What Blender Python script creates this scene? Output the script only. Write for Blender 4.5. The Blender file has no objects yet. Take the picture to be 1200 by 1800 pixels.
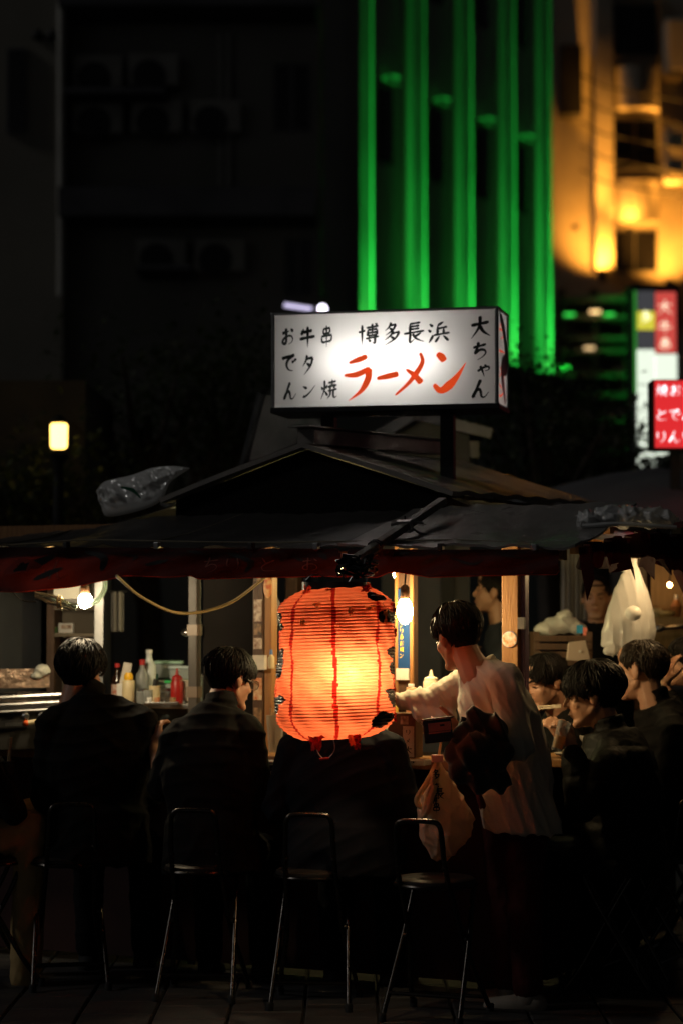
import bpy, math, random
import numpy as np
from mathutils import Vector, Matrix, Euler
R = math.radians
V = Vector
rnd = random.Random(7)
SC = bpy.context.scene
COL = SC.collection

# ------------------------------------------------------------------ camera
CAM = V((0, 0, 1.65)); FP = 4000.0; HOR = 1075.0
PITCH = math.atan((HOR - 900) / FP)
cd = bpy.data.cameras.new('camera'); cam = bpy.data.objects.new('camera', cd); COL.objects.link(cam)
cam.location = CAM; cam.rotation_euler = (R(90) + PITCH, 0, 0)
cd.sensor_fit = 'VERTICAL'; cd.sensor_height = 36.0; cd.lens = FP / 1800 * 36
cd.clip_start = 0.1; cd.clip_end = 500
cd.dof.use_dof = True; cd.dof.focus_distance = 9.15; cd.dof.aperture_fstop = 1.65; cd.dof.aperture_blades = 9
SC.camera = cam
# ------------------------------------------------------------------ night sky
w = bpy.data.worlds.new('World'); SC.world = w; w.use_nodes = True
nt = w.node_tree; bg = nt.nodes['Background']
sky = nt.nodes.new('ShaderNodeTexSky'); sky.sky_type = 'NISHITA'; sky.sun_disc = False
sky.sun_elevation = R(1.0); sky.sun_rotation = R(200)
hs = nt.nodes.new('ShaderNodeHueSaturation'); hs.inputs['Saturation'].default_value = 0.0
nt.links.new(sky.outputs[0], hs.inputs['Color']); nt.links.new(hs.outputs[0], bg.inputs[0])
bg.inputs[1].default_value = 0.0055
# added dim sun lamp standing in for night glow, brightening the bag on the canopy
sl_ = bpy.data.lights.new('night_fill', 'SUN'); sl_.energy = 0.20; sl_.angle = R(8); sl_.color = (1.0, 0.97, 0.92)
so_ = bpy.data.objects.new('night_fill', sl_); COL.objects.link(so_); so_.rotation_euler = (V((0.88, 0.14, -0.58))).to_track_quat('-Z', 'Y').to_euler()
SC.view_settings.view_transform = 'Standard'; SC.view_settings.look = 'None'
SC.view_settings.exposure = 0.0; SC.view_settings.gamma = 1.0
SC.render.engine = 'CYCLES'
cy = SC.cycles
cy.use_denoising = True
try: cy.denoiser = 'OPENIMAGEDENOISE'
except Exception: pass
cy.max_bounces = 7; cy.diffuse_bounces = 4; cy.glossy_bounces = 3; cy.transmission_bounces = 5; cy.transparent_max_bounces = 10
cy.sample_clamp_indirect = 6.0
cy.use_light_tree = True

def at(px, py, Y):
    """world point at depth Y that the photograph shows at pixel px, py"""
    f = V((0, math.cos(PITCH), math.sin(PITCH))); u = V((0, -math.sin(PITCH), math.cos(PITCH)))
    d = V((1, 0, 0)) * (px - 600) + u * (900 - py) + f * FP
    return CAM + d * (Y / d.y)

# ------------------------------------------------------------------ materials
MATS = {}
def mat(name, col, rough=0.7, metal=0.0, col2=None, nscale=8.0, bump=0.0, bscale=None, spec=0.5,
        emit=None, estr=0.0, transl=None, tmix=0.5, stretch=None, alpha=None, coat=0.0, detail=5.0, sheen=0.0):
    if name in MATS: return MATS[name]
    m = bpy.data.materials.new(name); m.use_nodes = True
    n = m.node_tree; b = n.nodes['Principled BSDF']; out = n.nodes['Material Output']
    L = n.links.new
    b.inputs['Base Color'].default_value = (*col, 1); b.inputs['Roughness'].default_value = rough
    b.inputs['Metallic'].default_value = metal; b.inputs['Specular IOR Level'].default_value = spec
    b.inputs['Coat Weight'].default_value = coat; b.inputs['Sheen Weight'].default_value = sheen
    tc = n.nodes.new('ShaderNodeTexCoord'); mp = n.nodes.new('ShaderNodeMapping')
    L(tc.outputs['Object'], mp.inputs[0])
    if stretch: mp.inputs['Scale'].default_value = stretch
    if col2:
        nz = n.nodes.new('ShaderNodeTexNoise'); nz.inputs['Scale'].default_value = nscale; nz.inputs['Detail'].default_value = detail
        L(mp.outputs[0], nz.inputs['Vector'])
        cr = n.nodes.new('ShaderNodeValToRGB'); cr.color_ramp.elements[0].position = 0.35; cr.color_ramp.elements[1].position = 0.68
        cr.color_ramp.elements[0].color = (*col, 1); cr.color_ramp.elements[1].color = (*col2, 1)
        L(nz.outputs['Fac'], cr.inputs[0]); L(cr.outputs[0], b.inputs['Base Color'])
        mr = n.nodes.new('ShaderNodeMapRange'); mr.inputs[3].default_value = max(0.03, rough - 0.15); mr.inputs[4].default_value = min(1, rough + 0.12)
        L(nz.outputs['Fac'], mr.inputs[0]); L(mr.outputs[0], b.inputs['Roughness'])
    if bump:
        nb = n.nodes.new('ShaderNodeTexNoise'); nb.inputs['Scale'].default_value = bscale or nscale * 4; nb.inputs['Detail'].default_value = 6
        L(mp.outputs[0], nb.inputs['Vector'])
        bp = n.nodes.new('ShaderNodeBump'); bp.inputs['Strength'].default_value = bump; bp.inputs['Distance'].default_value = 0.01
        L(nb.outputs['Fac'], bp.inputs['Height']); L(bp.outputs[0], b.inputs['Normal'])
    if emit:
        b.inputs['Emission Color'].default_value = (*emit, 1); b.inputs['Emission Strength'].default_value = estr
    sh = b.outputs[0]
    if transl:
        t = n.nodes.new('ShaderNodeBsdfTranslucent'); t.inputs[0].default_value = (*transl, 1)
        mx = n.nodes.new('ShaderNodeMixShader'); mx.inputs[0].default_value = tmix
        L(b.outputs[0], mx.inputs[1]); L(t.outputs[0], mx.inputs[2]); sh = mx.outputs[0]
    if alpha is not None:
        t = n.nodes.new('ShaderNodeBsdfTransparent'); mx = n.nodes.new('ShaderNodeMixShader'); mx.inputs[0].default_value = alpha
        L(t.outputs[0], mx.inputs[1]); L(sh, mx.inputs[2]); sh = mx.outputs[0]
    L(sh, out.inputs[0])
    MATS[name] = m
    return m
def emis(name, col, s): return mat(name, (0.8, 0.8, 0.8), emit=col, estr=s)
def wood(name, c1, c2, s=(30, 30, 3)): return mat(name, c1, 0.6, col2=c2, nscale=2.0, bump=0.25, bscale=5, stretch=s)

# ------------------------------------------------------------------ mesh builder (world coordinates)
def orth(d):
    d = V(d).normalized(); a = V((0, 0, 1)) if abs(d.z) < 0.9 else V((1, 0, 0))
    x = d.cross(a).normalized(); return x, d.cross(x).normalized(), d
def wloc(o):
    p = V((0, 0, 0))
    while o: p += o.location; o = o.parent
    return p
class MB:
    def __init__(s): s.v = []; s.f = []; s.mi = []
    def add(s, vs, fs, mi=0):
        k = len(s.v); s.v += [tuple(x) for x in vs]; s.f += [tuple(i + k for i in f) for f in fs]; s.mi += [mi] * len(fs); return s
    def box(s, c, size, ax=None, mi=0):
        c = V(c); ax = ax or (V((1, 0, 0)), V((0, 1, 0)), V((0, 0, 1)))
        h = [x / 2 for x in size]; vs = []
        for k in (-1, 1):
            for j in (-1, 1):
                for i in (-1, 1): vs.append(c + ax[0] * (i * h[0]) + ax[1] * (j * h[1]) + ax[2] * (k * h[2]))
        return s.add(vs, [(0, 2, 3, 1), (4, 5, 7, 6), (0, 1, 5, 4), (2, 6, 7, 3), (0, 4, 6, 2), (1, 3, 7, 5)], mi)
    def tube(s, pts, r, n=8, closed=False, cap=True, mi=0):
        pts = [V(p) for p in pts]; N = len(pts); rs = r if isinstance(r, (list, tuple)) else [r] * N
        vs = []; x = None
        for i, p in enumerate(pts):
            if closed: d = pts[(i + 1) % N] - pts[i - 1]
            else: d = pts[min(i + 1, N - 1)] - pts[max(i - 1, 0)]
            if d.length < 1e-9: d = V((0, 0, 1))
            d.normalize()
            if x is None: x, y, _ = orth(d)
            else:
                x = (x - d * x.dot(d)); x = x.normalized() if x.length > 1e-6 else orth(d)[0]; y = d.cross(x)
            for k in range(n):
                a = 2 * math.pi * k / n; vs.append(p + x * (math.cos(a) * rs[i]) + y * (math.sin(a) * rs[i]))
        fs = []
        for i in range(N if closed else N - 1):
            for k in range(n):
                a = i * n + k; b = i * n + (k + 1) % n; c = ((i + 1) % N) * n + (k + 1) % n; d = ((i + 1) % N) * n + k
                fs.append((a, b, c, d))
        if cap and not closed:
            fs.append(tuple(range(n - 1, -1, -1))); fs.append(tuple((N - 1) * n + k for k in range(n)))
        return s.add(vs, fs, mi)
    def lathe(s, prof, c, n=20, axis=(0, 0, 1), mi=0):
        x, y, z = orth(axis); c = V(c); vs = []
        for r, h in prof:
            for k in range(n):
                a = 2 * math.pi * k / n; vs.append(c + x * (r * math.cos(a)) + y * (r * math.sin(a)) + z * h)
        fs = []
        for i in range(len(prof) - 1):
            for k in range(n): fs.append((i * n + k, i * n + (k + 1) % n, (i + 1) * n + (k + 1) % n, (i + 1) * n + k))
        fs.append(tuple(range(n - 1, -1, -1))); fs.append(tuple((len(prof) - 1) * n + k for k in range(n)))
        return s.add(vs, fs, mi)
    def ell(s, c, r, M=None, nu=16, nv=10, mi=0):
        c = V(c); M = M or Matrix.Identity(3); vs = [c + M @ V((0, 0, r[2]))]
        for j in range(1, nv):
            t = math.pi * j / nv
            for i in range(nu):
                a = 2 * math.pi * i / nu
                vs.append(c + M @ V((r[0] * math.sin(t) * math.cos(a), r[1] * math.sin(t) * math.sin(a), r[2] * math.cos(t))))
        vs.append(c + M @ V((0, 0, -r[2]))); fs = []
        for i in range(nu):
            fs.append((0, 1 + i, 1 + (i + 1) % nu))
            for j in range(nv - 2):
                a = 1 + j * nu
                fs.append((a + i, a + nu + i, a + nu + (i + 1) % nu, a + (i + 1) % nu))
            a = 1 + (nv - 2) * nu; fs.append((a + (i + 1) % nu, a + i, len(vs) - 1))
        return s.add(vs, fs, mi)
    def cap(s, p0, p1, r0, r1, n=12):
        p0 = V(p0); p1 = V(p1); x, y, d = orth(p1 - p0); L = (p1 - p0).length; prof = []
        for k in range(5): a = math.pi / 2 * (1 - k / 4); prof.append((max(1e-4, r0 * math.cos(a)), -r0 * math.sin(a)))
        for k in range(5): a = math.pi / 2 * k / 4; prof.append((max(1e-4, r1 * math.cos(a)), L + r1 * math.sin(a)))
        return s.lathe(prof, p0, n, d)
    def loft(s, rings, n=20, p=2.4):
        """rings: (center, ux*rx, uy*ry)"""
        vs = []
        for c, ux, uy in rings:
            for k in range(n):
                a = 2 * math.pi * k / n; ca, sa = math.cos(a), math.sin(a)
                vs.append(V(c) + V(ux) * (math.copysign(abs(ca) ** (2 / p), ca)) + V(uy) * (math.copysign(abs(sa) ** (2 / p), sa)))
        fs = []
        for i in range(len(rings) - 1):
            for k in range(n): fs.append((i * n + k, i * n + (k + 1) % n, (i + 1) * n + (k + 1) % n, (i + 1) * n + k))
        fs.append(tuple(range(n - 1, -1, -1))); fs.append(tuple((len(rings) - 1) * n + k for k in range(n)))
        return s.add(vs, fs)
    def sheet(s, grid, thick=0.0, mi=0, keep=None):
        nr, nc = len(grid), len(grid[0]); g = [[V(p) for p in r] for r in grid]
        vs = [p for r in g for p in r]; fs = []
        for i in range(nr - 1):
            for j in range(nc - 1):
                if keep and not keep(i, j): continue
                fs.append((i * nc + j, i * nc + j + 1, (i + 1) * nc + j + 1, (i + 1) * nc + j))
        if thick:
            me = bpy.data.meshes.new('t'); me.from_pydata([tuple(v) for v in vs], [], fs); k = len(vs)
            nm = [V(v.normal) for v in me.vertices]; bpy.data.meshes.remove(me)
            vs = vs + [v - n_ * thick for v, n_ in zip(vs, nm)]
            ed = {}
            for f in fs:
                for a, b in zip(f, f[1:] + f[:1]): ed[(a, b)] = 1
            side = [(a, a + k, b + k, b) for (a, b) in ed if (b, a) not in ed]
            fs = fs + [tuple(i + k for i in reversed(f)) for f in fs] + side
        return s.add(vs, fs, mi)
    def plate(s, poly, o, ux, uy, depth, mi=0):
        """2-D polygon in plane (o; ux, uy), extruded by depth against the normal"""
        o = V(o); ux = V(ux); uy = V(uy); nrm = ux.cross(uy).normalized(); n = len(poly)
        vs = [o + ux * a + uy * b for a, b in poly] + [o + ux * a + uy * b - nrm * depth for a, b in poly]
        fs = [tuple(range(n)), tuple(range(2 * n - 1, n - 1, -1))] + [((i + 1) % n, i, i + n, (i + 1) % n + n) for i in range(n)]
        return s.add(vs, fs, mi)
    def mesh(s, name='m'):
        me = bpy.data.meshes.new(name); me.from_pydata(s.v, [], s.f); return me
    def build(s, name, m, parent=None, smooth=False, bevel=0, loc=None, sharp=40):
        off = wloc(parent) if parent else (V(loc) if loc is not None else V((0, 0, 0)))
        me = bpy.data.meshes.new(name); me.from_pydata([(a - off.x, b - off.y, c - off.z) for a, b, c in s.v], [], s.f)
        ms = m if isinstance(m, (list, tuple)) else [m]
        for q in ms: me.materials.append(q)
        if len(ms) > 1: me.polygons.foreach_set('material_index', s.mi)
        if smooth:
            me.polygons.foreach_set('use_smooth', [True] * len(me.polygons))
            try: me.set_sharp_from_angle(angle=R(sharp))
            except Exception: pass
        me.update()
        o = bpy.data.objects.new(name, me); COL.objects.link(o)
        if parent: o.parent = parent
        else: o.location = off
        if bevel:
            md = o.modifiers.new('bevel', 'BEVEL'); md.width = bevel; md.segments = 2; md.limit_method = 'ANGLE'
        return o
def tag(o, label=None, cat=None, group=None, kind=None):
    if label: o['label'] = label
    if cat: o['category'] = cat
    if group: o['group'] = group
    if kind: o['kind'] = kind
    return o
def thing(name, label, cat, loc, group=None):
    o = bpy.data.objects.new(name, None); COL.objects.link(o); o.location = loc; o.empty_display_size = 0.1
    return tag(o, label, cat, group)
def copy_tree(o, parent=None):
    c = o.copy(); COL.objects.link(c)
    if parent: c.parent = parent
    for ch in list(o.children): copy_tree(ch, c)
    return c
def cr(pts, k=6):
    pts = [V(p) if len(p) == 3 else V((p[0], p[1], 0)) for p in pts]
    if len(pts) < 3: return [pts[0].lerp(pts[-1], i / k) for i in range(k + 1)]
    P = [pts[0] * 2 - pts[1]] + pts + [pts[-1] * 2 - pts[-2]]; out = []
    for i in range(1, len(P) - 2):
        for j in range(k):
            t = j / k; a, b, c, d = P[i - 1], P[i], P[i + 1], P[i + 2]
            out.append(0.5 * ((2 * b) + (c - a) * t + (2 * a - 5 * b + 4 * c - d) * t * t + (3 * b - a - 3 * c + d) * t ** 3))
    out.append(pts[-1]); return out
def remesh(mb, vox, smooth=3, disp=None):
    me = mb.mesh(); o = bpy.data.objects.new('tmp', me); COL.objects.link(o)
    md = o.modifiers.new('r', 'REMESH'); md.mode = 'VOXEL'; md.voxel_size = vox
    if smooth:
        sm = o.modifiers.new('s', 'SMOOTH'); sm.iterations = smooth; sm.factor = 0.5
    dg = bpy.context.evaluated_depsgraph_get()
    m2 = bpy.data.meshes.new_from_object(o.evaluated_get(dg))
    bpy.data.objects.remove(o); bpy.data.meshes.remove(me)
    if disp:
        n = len(m2.vertices); co = np.empty(n * 3); no = np.empty(n * 3)
        m2.vertices.foreach_get('co', co); m2.vertices.foreach_get('normal', no)
        co = co.reshape(-1, 3); no = no.reshape(-1, 3); d = disp(co)
        co = co + no * d[:, None]; m2.vertices.foreach_set('co', co.ravel()); m2.update()
    return m2
def mobj(me, name, m, parent, smooth=True):
    off = wloc(parent)
    me.transform(Matrix.Translation(-off)); me.materials.clear(); me.materials.append(m); me.name = name
    if smooth: me.polygons.foreach_set('use_smooth', [True] * len(me.polygons))
    o = bpy.data.objects.new(name, me); COL.objects.link(o); o.parent = parent; return o
def folds(amp, k, seed=0, dirv=None, ridge=2.0):
    r = np.random.RandomState(seed); ks = []
    for i in range(5):
        d = r.normal(size=3)
        if dirv is not None: d = d * 0.35 + np.array(dirv) * r.choice([-1, 1])
        d /= np.linalg.norm(d); ks.append((d * k * r.uniform(0.6, 1.5), r.uniform(0, 6.28), r.normal(size=3) * k * 0.5))
    def f(co):
        s = np.zeros(len(co))
        for kv, ph, wv in ks:
            q = np.sin(co @ kv + ph + 1.4 * np.sin(co @ wv + ph * 2))
            s += (1 - np.abs(q)) ** ridge
        return amp * (s / 5 * 2 - 0.6)
    return f
def drape(amp, k, d, seed=0):
    r = np.random.RandomState(seed); d = np.array(d, float); d /= np.linalg.norm(d); ws = r.normal(size=(4, 3)); ph = r.uniform(0, 6.28, 6)
    def f(co):
        s = np.zeros(len(co))
        for i in range(2):
            kk = k * (1, .55)[i]; q = np.sin((co @ d) * kk + ph[i] + 1.6 * np.sin(co @ ws[i] * 6 + ph[i + 2])); m = .5 + .5 * np.sin(co @ ws[i + 2] * 9 + ph[i + 4])
            s += (1 - np.abs(q)) ** 1.4 * (.25 + .75 * m)
        return amp * (s - .6)
    return f
# ------------------------------------------------------------------ brush lettering
CH = {
 'お': [[(12,32),(40,28),(62,24)],[(38,8),(40,40),(38,78),(28,87),(14,78),(22,62),(48,50),(74,52),(84,68),(76,84),(54,92)],[(70,14),(88,30)]],
 '牛': [[(30,12),(16,40)],[(28,28),(78,24)],[(6,57),(94,52)],[(52,4),(52,99)]],
 '串': [[(28,16),(29,38)],[(28,16),(74,14)],[(74,14),(71,37)],[(29,38),(71,36)],[(16,48),(20,75)],[(16,48),(86,46)],[(86,46),(80,73)],[(20,75),(80,72)],[(50,2),(50,99)]],
 'で': [[(8,24),(50,18),(86,10)],[(84,12),(50,30),(36,56),(48,82),(76,92)],[(70,40),(80,52)],[(84,32),(94,44)]],
 'タ': [[(42,4),(32,30),(8,56)],[(34,22),(84,20)],[(84,20),(66,58),(18,98)],[(36,42),(68,62)]],
 'ん': [[(54,4),(34,46),(10,94)],[(12,90),(30,58),(46,52),(54,66),(58,88),(74,92),(96,68)]],
 'ン': [[(10,18),(38,38)],[(10,84),(22,88),(54,68),(96,22)]],
 '焼': [[(10,34),(18,50)],[(44,28),(34,46)],[(28,6),(26,50),(6,94)],[(28,56),(46,80)],[(50,20),(94,16)],[(71,4),(71,36)],[(46,39),(98,35)],[(60,27),(60,52)],[(83,25),(83,50)],[(48,58),(98,54)],[(62,58),(58,78),(42,96)],[(78,56),(78,84),(86,92),(98,86)]],
 '博': [[(2,36),(34,31)],[(19,4),(19,98)],[(40,19),(98,15)],[(68,2),(68,62)],[(46,30),(46,58)],[(46,30),(91,28)],[(91,28),(91,56)],[(46,44),(90,42)],[(46,57),(91,55)],[(82,2),(92,10)],[(36,69),(99,64)],[(80,60),(80,93),(68,88)],[(50,74),(60,86)]],
 '多': [[(46,0),(36,18),(14,34)],[(42,13),(72,11)],[(72,11),(52,36),(16,54)],[(36,24),(52,34)],[(58,38),(42,58),(10,76)],[(50,50),(90,45)],[(90,45),(66,74),(10,99)],[(42,62),(62,74)]],
 '長': [[(32,5),(32,50)],[(32,7),(80,4)],[(32,20),(75,18)],[(32,33),(75,31)],[(4,50),(98,45)],[(34,50),(32,92),(54,78)],[(84,53),(56,67)],[(44,54),(62,78),(98,96)]],
 '浜': [[(8,8),(24,22)],[(2,34),(16,46)],[(6,94),(26,60)],[(72,4),(46,18)],[(46,16),(44,58)],[(48,33),(88,28)],[(72,32),(72,58)],[(28,61),(99,56)],[(54,66),(34,94)],[(70,66),(94,92)]],
 '大': [[(6,40),(92,32)],[(50,2),(44,50),(6,98)],[(48,46),(66,72),(99,94)]],
 'ち': [[(10,30),(86,20)],[(42,4),(34,34),(22,60),(50,46),(76,50),(84,66),(66,84),(34,98)]],
 'ゃ': [[(10,54),(50,34),(82,34),(84,52),(58,60)],[(56,14),(66,30)],[(28,20),(42,56),(54,98)]],
 'と': [[(28,8),(40,40)],[(84,24),(40,46),(18,68),(34,90),(88,88)]],
 'り': [[(24,12),(22,50),(32,60)],[(72,8),(78,44),(66,76),(40,96)]],
 'ー': [[(10,54),(50,50),(92,46)]],
 'ラ': [[(22,14),(78,8)],[(10,42),(88,36)],[(88,36),(74,66),(28,98)]],
 'メ': [[(70,4),(52,46),(8,96)],[(28,34),(78,80)]],
}
def ribbon(mb, pts, wd, fn, prof=None, mi=0):
    """brush stroke: pts 2-D, wd width, fn maps (x, y) to a world point"""
    P = cr(pts, 7); L = sum((P[i + 1] - P[i]).length for i in range(len(P) - 1))
    d = P[-1] - P[0]
    if prof is None:
        if len(pts) == 2 and abs(d.x) > 2 * abs(d.y): prof = (1.0, 0.62, 1.0)
        elif len(pts) == 2 and L < 2.2 * wd * 2: prof = (0.35, 1.0, 0.9)
        else: prof = (1.05, 0.8, 0.18)
    n = len(P); A = []; B = []; acc = 0
    for i, p in enumerate(P):
        t_ = P[min(i + 1, n - 1)] - P[max(i - 1, 0)]; t_ = t_.normalized() if t_.length > 0 else V((1, 0, 0))
        nn = V((-t_.y, t_.x, 0)); t = i / (n - 1)
        ww = prof[0] + (prof[1] - prof[0]) * t * 2 if t < 0.5 else prof[1] + (prof[2] - prof[1]) * (t - 0.5) * 2
        if i == 0 or i == n - 1: ww *= 0.55
        ww *= wd / 2; A.append(fn(p.x + nn.x * ww, p.y + nn.y * ww)); B.append(fn(p.x - nn.x * ww, p.y - nn.y * ww))
    vs = A + B; mb.add(vs, [(i, i + 1, n + i + 1, n + i) for i in range(n - 1)], mi)
def glyph(mb, ch, fn, wd=10):
    for st in CH[ch]: ribbon(mb, st, wd, fn)
# ================================================================== SETTING
X3, Y3, Z3 = V((1, 0, 0)), V((0, 1, 0)), V((0, 0, 1))
M_ground = mat('asphalt', (0.045, 0.043, 0.042), 0.8, col2=(0.03, 0.03, 0.03), nscale=3, bump=0.3, bscale=60)
M_tile = mat('paving stone', (0.06, 0.055, 0.052), 0.6, col2=(0.035, 0.033, 0.032), nscale=5, bump=0.25, bscale=40)
g = MB(); g.add([(-200, -60, 0), (200, -60, 0), (200, 400, 0), (-200, 400, 0)], [(0, 1, 2, 3)])
ground = g.build('ground', M_ground); ground['kind'] = 'structure'
tm = MB(); s_ = 0.145; z_ = 0.03; c_ = 0.006
tm.add([(-s_, -s_, 0), (s_, -s_, 0), (s_, s_, 0), (-s_, s_, 0), (-s_, -s_, z_ - c_), (s_, -s_, z_ - c_), (s_, s_, z_ - c_), (-s_, s_, z_ - c_),
        (-s_ + c_, -s_ + c_, z_), (s_ - c_, -s_ + c_, z_), (s_ - c_, s_ - c_, z_), (-s_ + c_, s_ - c_, z_)],
       [(0, 1, 5, 4), (1, 2, 6, 5), (2, 3, 7, 6), (3, 0, 4, 7), (4, 5, 9, 8), (5, 6, 10, 9), (6, 7, 11, 10), (7, 4, 8, 11), (8, 9, 10, 11)])
tile0 = tm.mesh('tile'); tile0.materials.append(M_tile)
for i in range(-8, 11):
    for j in range(0, 16):
        a = R(-25); p = V((i * 0.3, 8.4 + j * 0.3 - i * 0.12, 0))
        if abs(p.x) > 0.152 * p.y + 0.3 or p.y < 8.7: continue
        o = bpy.data.objects.new('tile', tile0); COL.objects.link(o); o.parent = ground
        o.location = (p.x, p.y, 0.004 + rnd.uniform(0, 0.004)); o.rotation_euler = (rnd.uniform(-.006, .006), rnd.uniform(-.006, .006), 0)

# ---- far buildings
M_conc = mat('dark render wall', (0.30, 0.29, 0.26), 0.85, col2=(0.22, 0.215, 0.19), nscale=0.7, bump=0.3, bscale=20)
M_conc2 = mat('grey rendered wall', (0.28, 0.26, 0.22), 0.85, col2=(0.2, 0.19, 0.16), nscale=0.5, bump=0.3, bscale=20)
M_ledge = mat('stained concrete ledge', (0.10, 0.10, 0.11), 0.85, col2=(0.06, 0.06, 0.07), nscale=2)
M_glassd = mat('dark window glass', (0.01, 0.01, 0.012), 0.12)
M_frame = mat('window frame', (0.12, 0.12, 0.12), 0.5)
M_acw = mat('air conditioner casing', (0.42, 0.41, 0.37), 0.6, col2=(0.33, 0.32, 0.29), nscale=3)
M_black = mat('black metal', (0.012, 0.012, 0.012), 0.55)
M_fixture = mat('lamp housing', (0.03, 0.03, 0.03), 0.5)
def atbox(mb, x0, x1, y0, y1, Y, depth, front=0.0):
    """box facing the camera between pixel bounds at depth Y; its front face is `front` nearer"""
    a = at(x0, y1, Y); b = at(x1, y0, Y)
    return mb.box(((a.x + b.x) / 2, Y - front + depth / 2, (a.z + b.z) / 2), (abs(b.x - a.x), depth, abs(b.z - a.z)))

def building(name, label, x0, x1, Y, top, m, depth=8):
    a = at(x0, 900, Y); b = at(x1, 900, Y)
    t = thing(name, label, 'building', ((a.x + b.x) / 2, Y, 0))
    MB().box(((a.x + b.x) / 2, Y + depth / 2, top / 2), (b.x - a.x, depth, top)).build('wall', m, t)
    return t
b1 = building('apartment_building', 'dark apartment block with outdoor air conditioner units on its ledges', 112, 560, 27.6, 15, M_conc)
for (y0, y1, x0, x1) in ((8, 42, 118, 556), (352, 400, 118, 556), (182, 192, 130, 300), (484, 492, 250, 345)):
    mb = MB(); atbox(mb, x0, x1, y0, y1, 27.6, 0.9, 0.88); mb.build('ledge', M_ledge, b1)
for (x, y, s) in ((165, 137, 1), (262, 133, 1), (165, 216, 1), (268, 214, 1), (370, 214, 1), (275, 456, 1), (378, 456, 1)):
    mb = MB(); atbox(mb, x - 32, x + 56, y - 29, y + 28, 27.6, 0.34, 0.36); ac = mb.build('air_conditioner', M_acw, b1, bevel=0.02)
    c = at(x, y, 27.2); mb = MB(); mb.lathe([(0.2, 0), (0.2, 0.03), (0.17, 0.035)], c + V((0, .035, 0)), 20, (0, -1, 0)); mb.build('fan', M_black, ac)
    gm = MB()
    for k in range(4): gm.tube([c + V((0.045 * (k + 1) * math.cos(q * math.pi / 9), -0.03, 0.045 * (k + 1) * math.sin(q * math.pi / 9))) for q in range(18)], 0.006, 5, closed=True)
    gm.build('fan_grille', M_frame, ac)
for x in (388, 402):
    MB().tube([at(x, 60, 27.5), at(x, 350, 27.5)], 0.04, 8).build('drain_pipe', M_acw, b1, True)
for (x0, x1, y0, y1) in ((480, 545, 112, 232), (500, 548, 420, 520)):
    mb = MB(); atbox(mb, x0, x1, y0, y1, 27.6, 0.1, 0.04); wn = mb.build('window', M_frame, b1)
    for k in (0, 1):
        mb = MB(); xa = x0 + 5 + k * (x1 - x0) / 2; atbox(mb, xa, xa + (x1 - x0) / 2 - 9, y0 + 5, y1 - 5, 27.6, 0.03, 0.05); mb.build('pane', M_glassd, wn)
b2 = building('office_building', 'dark plain building at the left edge with one tall narrow window', -120, 109, 27, 14, M_conc2)
mb = MB(); atbox(mb, 12, 48, 85, 235, 27, 0.2, 0.05); wn = mb.build('window', M_frame, b2)
mb = MB(); atbox(mb, 16, 44, 90, 230, 27, 0.05, 0.07); mb.build('pane', M_glassd, wn)
for k in (66, 92): MB().ell(at(k, 62, 26.95), (0.07, 0.07, 0.07)).build('vent_cap', M_black, b2, True)
MB().tube([at(108, 0, 26.9), at(108, 520, 26.9)], 0.05, 8).build('drain_pipe', M_acw, b2, True)

# ---- green-lit building
GD = V((.49, .87, 0)).normalized(); GN = V((GD.y, -GD.x, 0)); G0 = V((.42, 36, 0))
def GP(s, z, out=0.0): return G0 + GD * s + GN * out + V((0, 0, z))
M_gwall = mat('pale smooth facade', (0.62, 0.62, 0.58), 0.8, col2=(0.5, 0.5, 0.48), nscale=0.6, bump=0.1, bscale=10)
gb = thing('hotel_building', 'tall building with vertical green uplit stripes on its side wall', 'building', GP(3.6, 0))
s0, s1 = -1.6, 7.0
c = GP((s0 + s1) / 2, 9, -3); MB().box(c, (s1 - s0, 6, 18), (GD, GN, Z3)).build('wall', M_gwall, gb)
MB().box(GP((s0 + s1) / 2, 5.75, .25), (s1 - s0, .7, .3), (GD, GN, Z3)).build('ledge', M_ledge, gb)
ST = [-.33, 1.50, 3.28, 5.02, 6.58]
def spot(name, loc, target, power, col, size, blend, r, parent):
    ld = bpy.data.lights.new(name, 'SPOT'); ld.energy = power; ld.color = col; ld.spot_size = R(size); ld.spot_blend = blend; ld.shadow_soft_size = r
    o = bpy.data.objects.new(name, ld); COL.objects.link(o); off = wloc(parent); o.parent = parent
    o.location = V(loc) - off; o.rotation_euler = (V(target) - V(loc)).to_track_quat('-Z', 'Y').to_euler(); return o
GREEN = (0.02, 1.0, 0.09)
def strip_light(name, loc, face, up, length, width, power, col, parent):
    ld = bpy.data.lights.new(name, 'AREA'); ld.shape = 'RECTANGLE'; ld.size = width; ld.size_y = length; ld.energy = power; ld.color = col
    o = bpy.data.objects.new(name, ld); COL.objects.link(o); o.parent = parent; o.location = V(loc) - wloc(parent)
    z = -V(face).normalized(); y = V(up).normalized(); x = y.cross(z); o.rotation_euler = Matrix((x, y, z)).transposed().to_euler(); return o
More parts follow.
